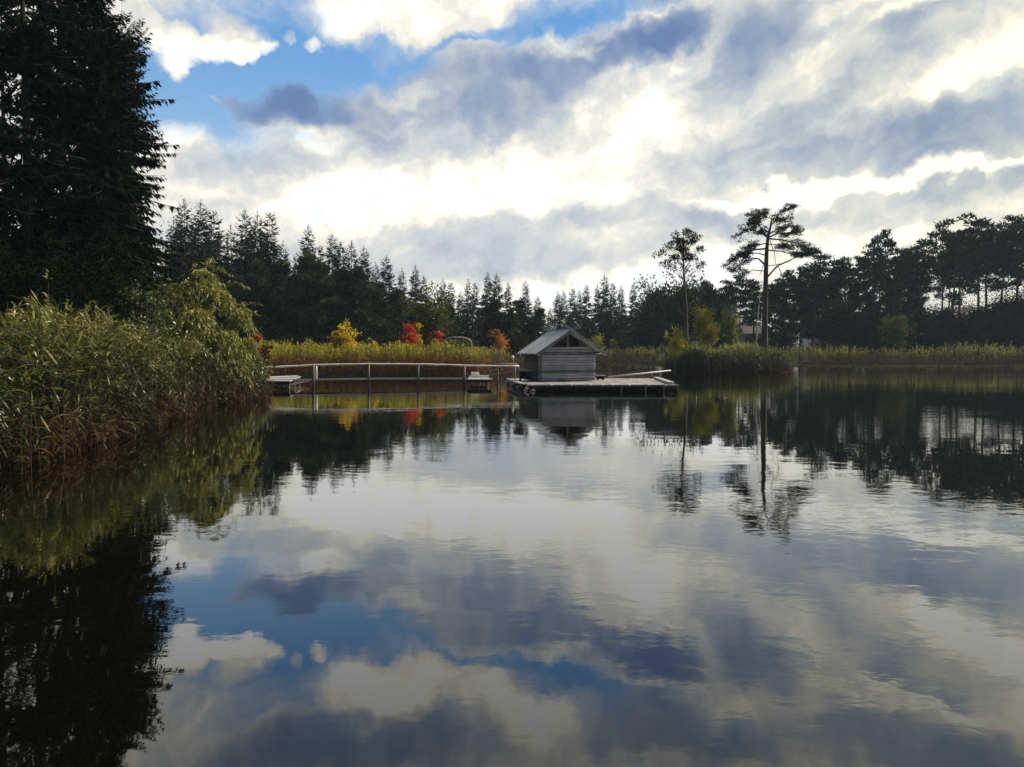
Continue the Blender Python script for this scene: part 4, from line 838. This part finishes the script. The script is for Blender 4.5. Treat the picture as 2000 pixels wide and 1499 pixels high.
# gable: boards beside a dark opening, centre post and lintel
g = G()
for x0 in np.arange(.0, WH, .14):
    xc = x0+.07
    if .28 < xc/WH < .72 or zr(xc)-2.02 < .05: continue
    top = zr(xc)-.06; g.box((xc, .02, (2.02+top)/2), (.13, .05, top-2.02))
if g.n: g.obj('gable_boards', M['log_side'], hut)
g = G(); g.box((WH/2, -.01, (2.03+zr(WH/2)-.06)/2), (.10, .09, zr(WH/2)-.06-2.03)); g.obj('gable_post', M['post'], hut)
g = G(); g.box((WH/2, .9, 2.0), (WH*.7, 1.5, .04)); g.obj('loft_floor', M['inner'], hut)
g = G(); yb2 = .32; g.add([(0, yb2, 1.72), (WH/2, yb2, 1.72), (WH/2, yb2, zr(WH/2)-.02), (WH/4, yb2, zr(WH/4)-.02), (WH, yb2, 1.72), (WH*.75, yb2, zr(WH*.75)-.02)], [[0, 1, 2, 3], [1, 4, 5, 2]]); g.obj('loft_shade_panel', M['inner'], hut)  # added dark sheet standing in for the shadowed void behind the gable
# roof slopes made of boards running down the slope
OV, F0, F1 = .36, -.62, DH+.35
for sgn in (-1, 1):
    g = G(); half = WH/2+OV; n = 24
    for k in range(n):
        y0, y1 = F0+(F1-F0)*k/n+.004, F0+(F1-F0)*(k+1)/n-.004; jz = rng.normal(0, .006); ex = rng.normal(0, .02)
        xa, xb = WH/2+sgn*.01, WH/2+sgn*(half+ex); za, zb_ = zr(WH/2)+.06+jz, APEX-(half+ex)*math.tan(radians(33))+.06+jz
        V = [(xa, y0, za), (xb, y0, zb_), (xb, y1, zb_), (xa, y1, za)]; V += [(x, y, z_-.05) for x, y, z_ in V]
        g.add(V, [[0, 1, 2, 3], [7, 6, 5, 4], [0, 4, 5, 1], [1, 5, 6, 2], [2, 6, 7, 3], [3, 7, 4, 0]], U(0, 1))
    g.obj('roof_slope', M['roof'], hut)
for yb in (F0-.05, F1+.03):
    for sgn in (-1, 1):
        g = G(); half = WH/2+OV+.04; tn = math.tan(radians(33.0)); off = 0.06 if sgn > 0 else .0
        g.beam((WH/2-sgn*.50, yb-off, APEX+.50*tn-.02), (WH/2+sgn*half, yb-off, APEX-half*tn-.02), .055, .17); g.obj('gable_beam', M['log'], hut)
g = G(); g.beam((WH/2, F0-.0, APEX+.085), (WH/2, F1, APEX+.085), .12, .035); g.obj('ridge_board', M['roof'], hut)
for x_ in (.05, WH-.05):
    g = G(); g.beam((x_, F0, 1.70), (x_, F1, 1.70), .11, .11); g.obj('wall_plate', M['dark_wood'], hut)
g = G(); g.box((WH*.02, -.09, .88), (.07, .05, 1.74)); g.obj('corner_post', M['post'], hut)
# bench left of the hut, plank stool right of it
def bench(c, w, d, h, rz, lb, tilt=0.0, name='bench'):
    o = empty(name, c, rz); g = G(); g.box((0, 0, h), (w, d, .06), ry=tilt); g.obj('seat', M['deck'], o)
    for sx_ in (-1, 1):
        g = G(); g.box((sx_*(w/2-.12), 0, h/2-.03+sx_*tilt*-.0), (.07, d*.85, h-.06)); g.obj('leg', M['dark_wood'], o)
    g = G(); g.box((0, d*.3, h*.5), (w-.3, .05, h*.7)); g.obj('brace', M['dark_wood'], o)
    return tag(o, lb, 'bench')
p_ = at(1031, 740.5, 46.0); bench((p_[0], 46.2, ZD+.012), 1.15, .6, .62, -.12, 'low bleached bench on the raft left of the hut', .09)
p_ = at(1170, 740, 47.6); bench((p_[0]+.1, 47.8, ZD+.012), .6, .4, .26, .2, 'short pale plank stool against the right side of the hut')
# slanting pole on its prop
pa, pb = at(1188, 736, 49.0), at(1310, 724, 50.5); g = G(); g.tube([pa, (pa+pb)/2+[0, 0, -.02], pb], [.05, .055, .045], 8)
tag(g.obj('slanting_pole', M['rail'], None, True), 'long pale pole slanting up to the right behind the raft deck', 'pole')
pc = at(1272, 728, 50.0); g = G(); g.tube([(pc[0], pc[1], ZD+.0), (pc[0]+.02, pc[1], pc[2]-.05)], [.06, .05], 8); g.tube([(pc[0]-.15, pc[1], ZD+.02), (pc[0]-.13, pc[1], ZD+.24)], .035, 6)
tag(g.obj('prop_post', M['post'], None, True), 'short forked prop holding up the slanting pole on the raft', 'post')
pw_ = at(1002, 698, 50.5); o = empty('white_capped_post', (pw_[0], 50.5, ZD+.012)); g = G(); hh = pw_[2]-ZD
g.tube([(0, 0, 0), (.02, 0, hh*.6), (0, 0, hh-.1)], [.05, .045, .04], 8); g.obj('pole', M['post'], o, True)
g = G(); g.tube([(0, 0, hh-.12), (-.02, 0, hh-.03), (-.03, 0, hh+.06), (-.03, 0, hh+.10)], [.04, .09, .085, .02], 10); g.obj('cap', M['white'], o, True)
tag(o, 'thin post with a white cap at the back corner of the raft', 'post')

# ---------------------------------------------------------------- footbridge
fb = empty('footbridge', (-7, 45, 0)); FO = np.array([-7, 45, 0.]); tag(fb, 'long low footbridge with one pole rail between left shore and raft', 'footbridge')
def yb_(px): return np.interp(px, [500, 1010], [44.0, 48.5])
def fp(px, py, dy=0): return at(px, py, yb_(px)+dy)-FO
rail = np.array([fp(*q) for q in ((514, 718.5), (560, 716), (612, 713.5), (665, 712.3), (720, 711.5), (770, 711.5), (817, 712), (865, 713), (907, 714), (960, 715.3), (1014, 715.8))])
g = G(); ti = np.linspace(0, len(rail)-1, 41); rs = np.column_stack([np.interp(ti, range(len(rail)), rail[:, j]) for j in range(3)])+rng.normal(0, .006, (41, 3))
g.tube(rs, .056+rng.normal(0, .004, 41), 8); g.obj('handrail', M['rail'], fb, True)
g = G(); rr = np.array([fp(945, 711.5, 1.1), fp(975, 711.3, 1.1), fp(1011, 711.5, 1.1)]); g.tube(rr, .04, 7); g.obj('back_handrail', M['post'], fb, True)
# walkway of two long stringers and cross boards
dk = [fp(*q) for q in ((512, 744.3), (612, 742.3), (720, 740.6), (817, 740.2), (907, 740.3), (960, 740.5))]
g = G()
for i in range(len(dk)-1): g.beam(dk[i]+[0, -.02, .012], dk[i+1]-[.012, .02, -.012], .13, .10)
g.obj('edge_beam', M['rail'], fb)
g = G()
for i in range(len(dk)-1): g.beam(dk[i]+[0, .9, -.02], dk[i+1]+[-.012, .9, -.02], .10, .075)
g.obj('edge_beam', M['dark_wood'], fb)
g = G(); nn_ = 110; K_ = len(dk); dk_ = np.array(dk)
for k in range(nn_):
    q = k/nn_*(K_-1); c = np.array([np.interp(q, range(K_), dk_[:, j]) for j in range(3)])
    g.box(c+[.05, .47, -.0], (.115, .80, .03), rz=rng.normal(0, .01))
g.obj('walkway', M['deck'], fb)
for px, topy, r_ in ((612, 713, .085), (720, 712, .075), (817, 712.5, .075), (907, 714.5, .09)):
    tp = fp(px, topy, -.10); g = G(); g.tube([(tp[0]+.02, tp[1], -.8), (tp[0]+.015, tp[1], 0), (tp[0]-.01, tp[1], .6), (tp[0], tp[1], tp[2]+.02)], [r_, r_, r_*.9, r_*.85], 9); g.obj('rail_post', M['post'], fb, True)
tp = fp(617.5, 714, .55); g = G(); g.tube([tp+[0, 0, -.95], tp+[.01, 0, -.4], tp], [.06, .06, .055], 9); o = g.obj('rail_post', M['rail'], fb, True); tag(o, 'paler inner rail post')
for px in (972, 1006): tp = fp(px, 712, 1.1); g = G(); g.tube([(tp[0], tp[1], -.5), (tp[0], tp[1], .5), tp], .05, 8); g.obj('rail_post', M['post'], fb, True)
# end platforms
def platform(nm, corners, z, lb, ns, legs, junk=False):
    Q = [atz(x, y, z)[:2] for x, y in corners]; O2 = np.array([*Q[0], 0.]); o = empty(nm, O2); g = G()
    def bl(s, t): w = (1-t)*((1-s)*Q[0]+s*Q[1])+t*((1-s)*Q[3]+s*Q[2]); return w
    for k in range(ns):
        zz_ = z+rng.normal(0, .006); V = [(*bl(0, k/ns+.01), zz_), (*bl(1, k/ns+.01), zz_), (*bl(1, (k+1)/ns-.01), zz_), (*bl(0, (k+1)/ns-.01), zz_)]
        V = [np.array(q)-O2 for q in V]; V += [q-[0, 0, .05] for q in V]
        g.add(V, [[0, 1, 2, 3], [7, 6, 5, 4], [0, 4, 5, 1], [1, 5, 6, 2], [2, 6, 7, 3], [3, 7, 4, 0]], U(0, 1))
    g.obj('deck', M['deck'], o)
    for t_ in (.03, .97): g = G(); g.beam(np.array([*bl(0, t_), z-.13])-O2, np.array([*bl(1, t_), z-.13])-O2, .1, .13); g.obj('joist', M['dark_wood'], o)
    for (s_, t_) in legs:
        q = np.array([*bl(s_, t_), 0.])-O2; g = G(); g.tube([q+[0, 0, -.6], q, q+[.01, 0, z-.07]], [.05, .048, .045], 8); g.obj('leg', M['post'], o, True)
    tag(o, lb, 'platform'); return o, bl, O2
o, bl, O2 = platform('landing_platform', [(508, 744.5), (566, 744.5), (588, 735.2), (532, 735.8)], .46, 'small slatted landing platform on stilts at the left end of the footbridge', 9, [(.04, .04), (.33, .04), (.62, .04), (.95, .04), (.95, .5), (.95, .95), (.3, .5), (.6, .9)])
for k in range(5):
    q = np.array([*bl(.25+.16*k, .1+.12*k), 0.])-O2; g = G(); g.beam(q+[-.1, 0, .03], q+[.75, .9, .26], .06, .05); g.obj('brace', M['post'], o)
g = G(); g.beam(np.array([*bl(.05, .55), .54])-O2, np.array([*bl(.95, .72), .56])-O2, .2, .05); g.obj('loose_board', M['deck'], o)
o, bl, O2 = platform('landing_platform', [(913, 741), (960, 741.3), (949, 734.5), (918, 734.0)], .44, 'tiny landing platform at the right end of the footbridge facing the raft', 8, [(.1, .03), (.45, .03), (.8, .03), (.95, .5)])
g = G(); q = np.array([*bl(.55, .6), .5])-O2; g.box(q, (1.2, .5, .07)); g.obj('step_board', M['rail'], o); g = G(); g.box(q+[-.3, .4, .16], (.5, .3, .18)); g.obj('step_block', M['white'], o)

# ---------------------------------------------------------------- bird
bp_ = at(820, 97, 170); o = empty('flying_bird', bp_); o.scale = (.6, .6, .6); g = G()
g.tube([(-.16, 0, 0), (-.08, 0, .01), (.05, 0, .01), (.14, 0, .02), (.19, 0, .02)], [.012, .04, .045, .03, .008], 8); g.obj('body', M['feather'], o, True)
for sg_ in (-1, 1):
    g = G(); g.add([(-.05, 0, .02), (.07, 0, .02), (.03, sg_*.22, .09), (-.06, sg_*.2, .09), (-.1, sg_*.4, .03), (-.04, sg_*.4, .03)], [[0, 1, 2, 3], [3, 2, 5, 4]]); g.obj('wing', M['feather'], o)
tag(o, 'tiny dark bird flying under the large white cloud', 'bird')

# ---------------------------------------------------------------- air
g = G(); g.add([(x, y, z) for x in (-420, 420) for y in (-60, 420) for z in (-2.5, 60)], [[0, 1, 3, 2], [4, 6, 7, 5], [0, 4, 5, 1], [2, 3, 7, 6], [0, 2, 6, 4], [1, 5, 7, 3]], .5)
m, t = material('thin_evening_haze'); vp = t.nodes.new('ShaderNodeVolumePrincipled'); vp.inputs['Color'].default_value = (.62, .8, 1, 1); vp.inputs['Density'].default_value = .00022
vp.inputs['Anisotropy'].default_value = .2
mo = t.nodes.new('ShaderNodeOutputMaterial'); t.links.new(vp.outputs[0], mo.inputs['Volume'])
tag(g.obj('haze', m), 'thin bluish evening haze over pond and forest', 'haze', None, 'stuff')

# ---------------------------------------------------------------- fallen leaves on the water
for px, py, lb in [(1525, 776, 'pale fallen leaf floating on the dark water right of the raft'), (860, 778, 'pale fallen leaf floating below the footbridge rail post')]:
    q = atz(px, py, .006); g = G(); g.add([(-.09, 0, 0), (0, -.05, .012), (.1, 0, .004), (0, .05, .02), (-.09, 0, -.004), (0, -.05, .008), (.1, 0, 0), (0, .05, .016)], [[0, 1, 2, 3], [7, 6, 5, 4], [0, 4, 5, 1], [1, 5, 6, 2], [2, 6, 7, 3], [3, 7, 4, 0]])
    o = g.obj('floating_leaf', M['yellow_leaf']); o.location = q; o.scale = (.7, .7, .7); o.rotation_euler[2] = U(0, 6); tag(o, lb, 'leaf')
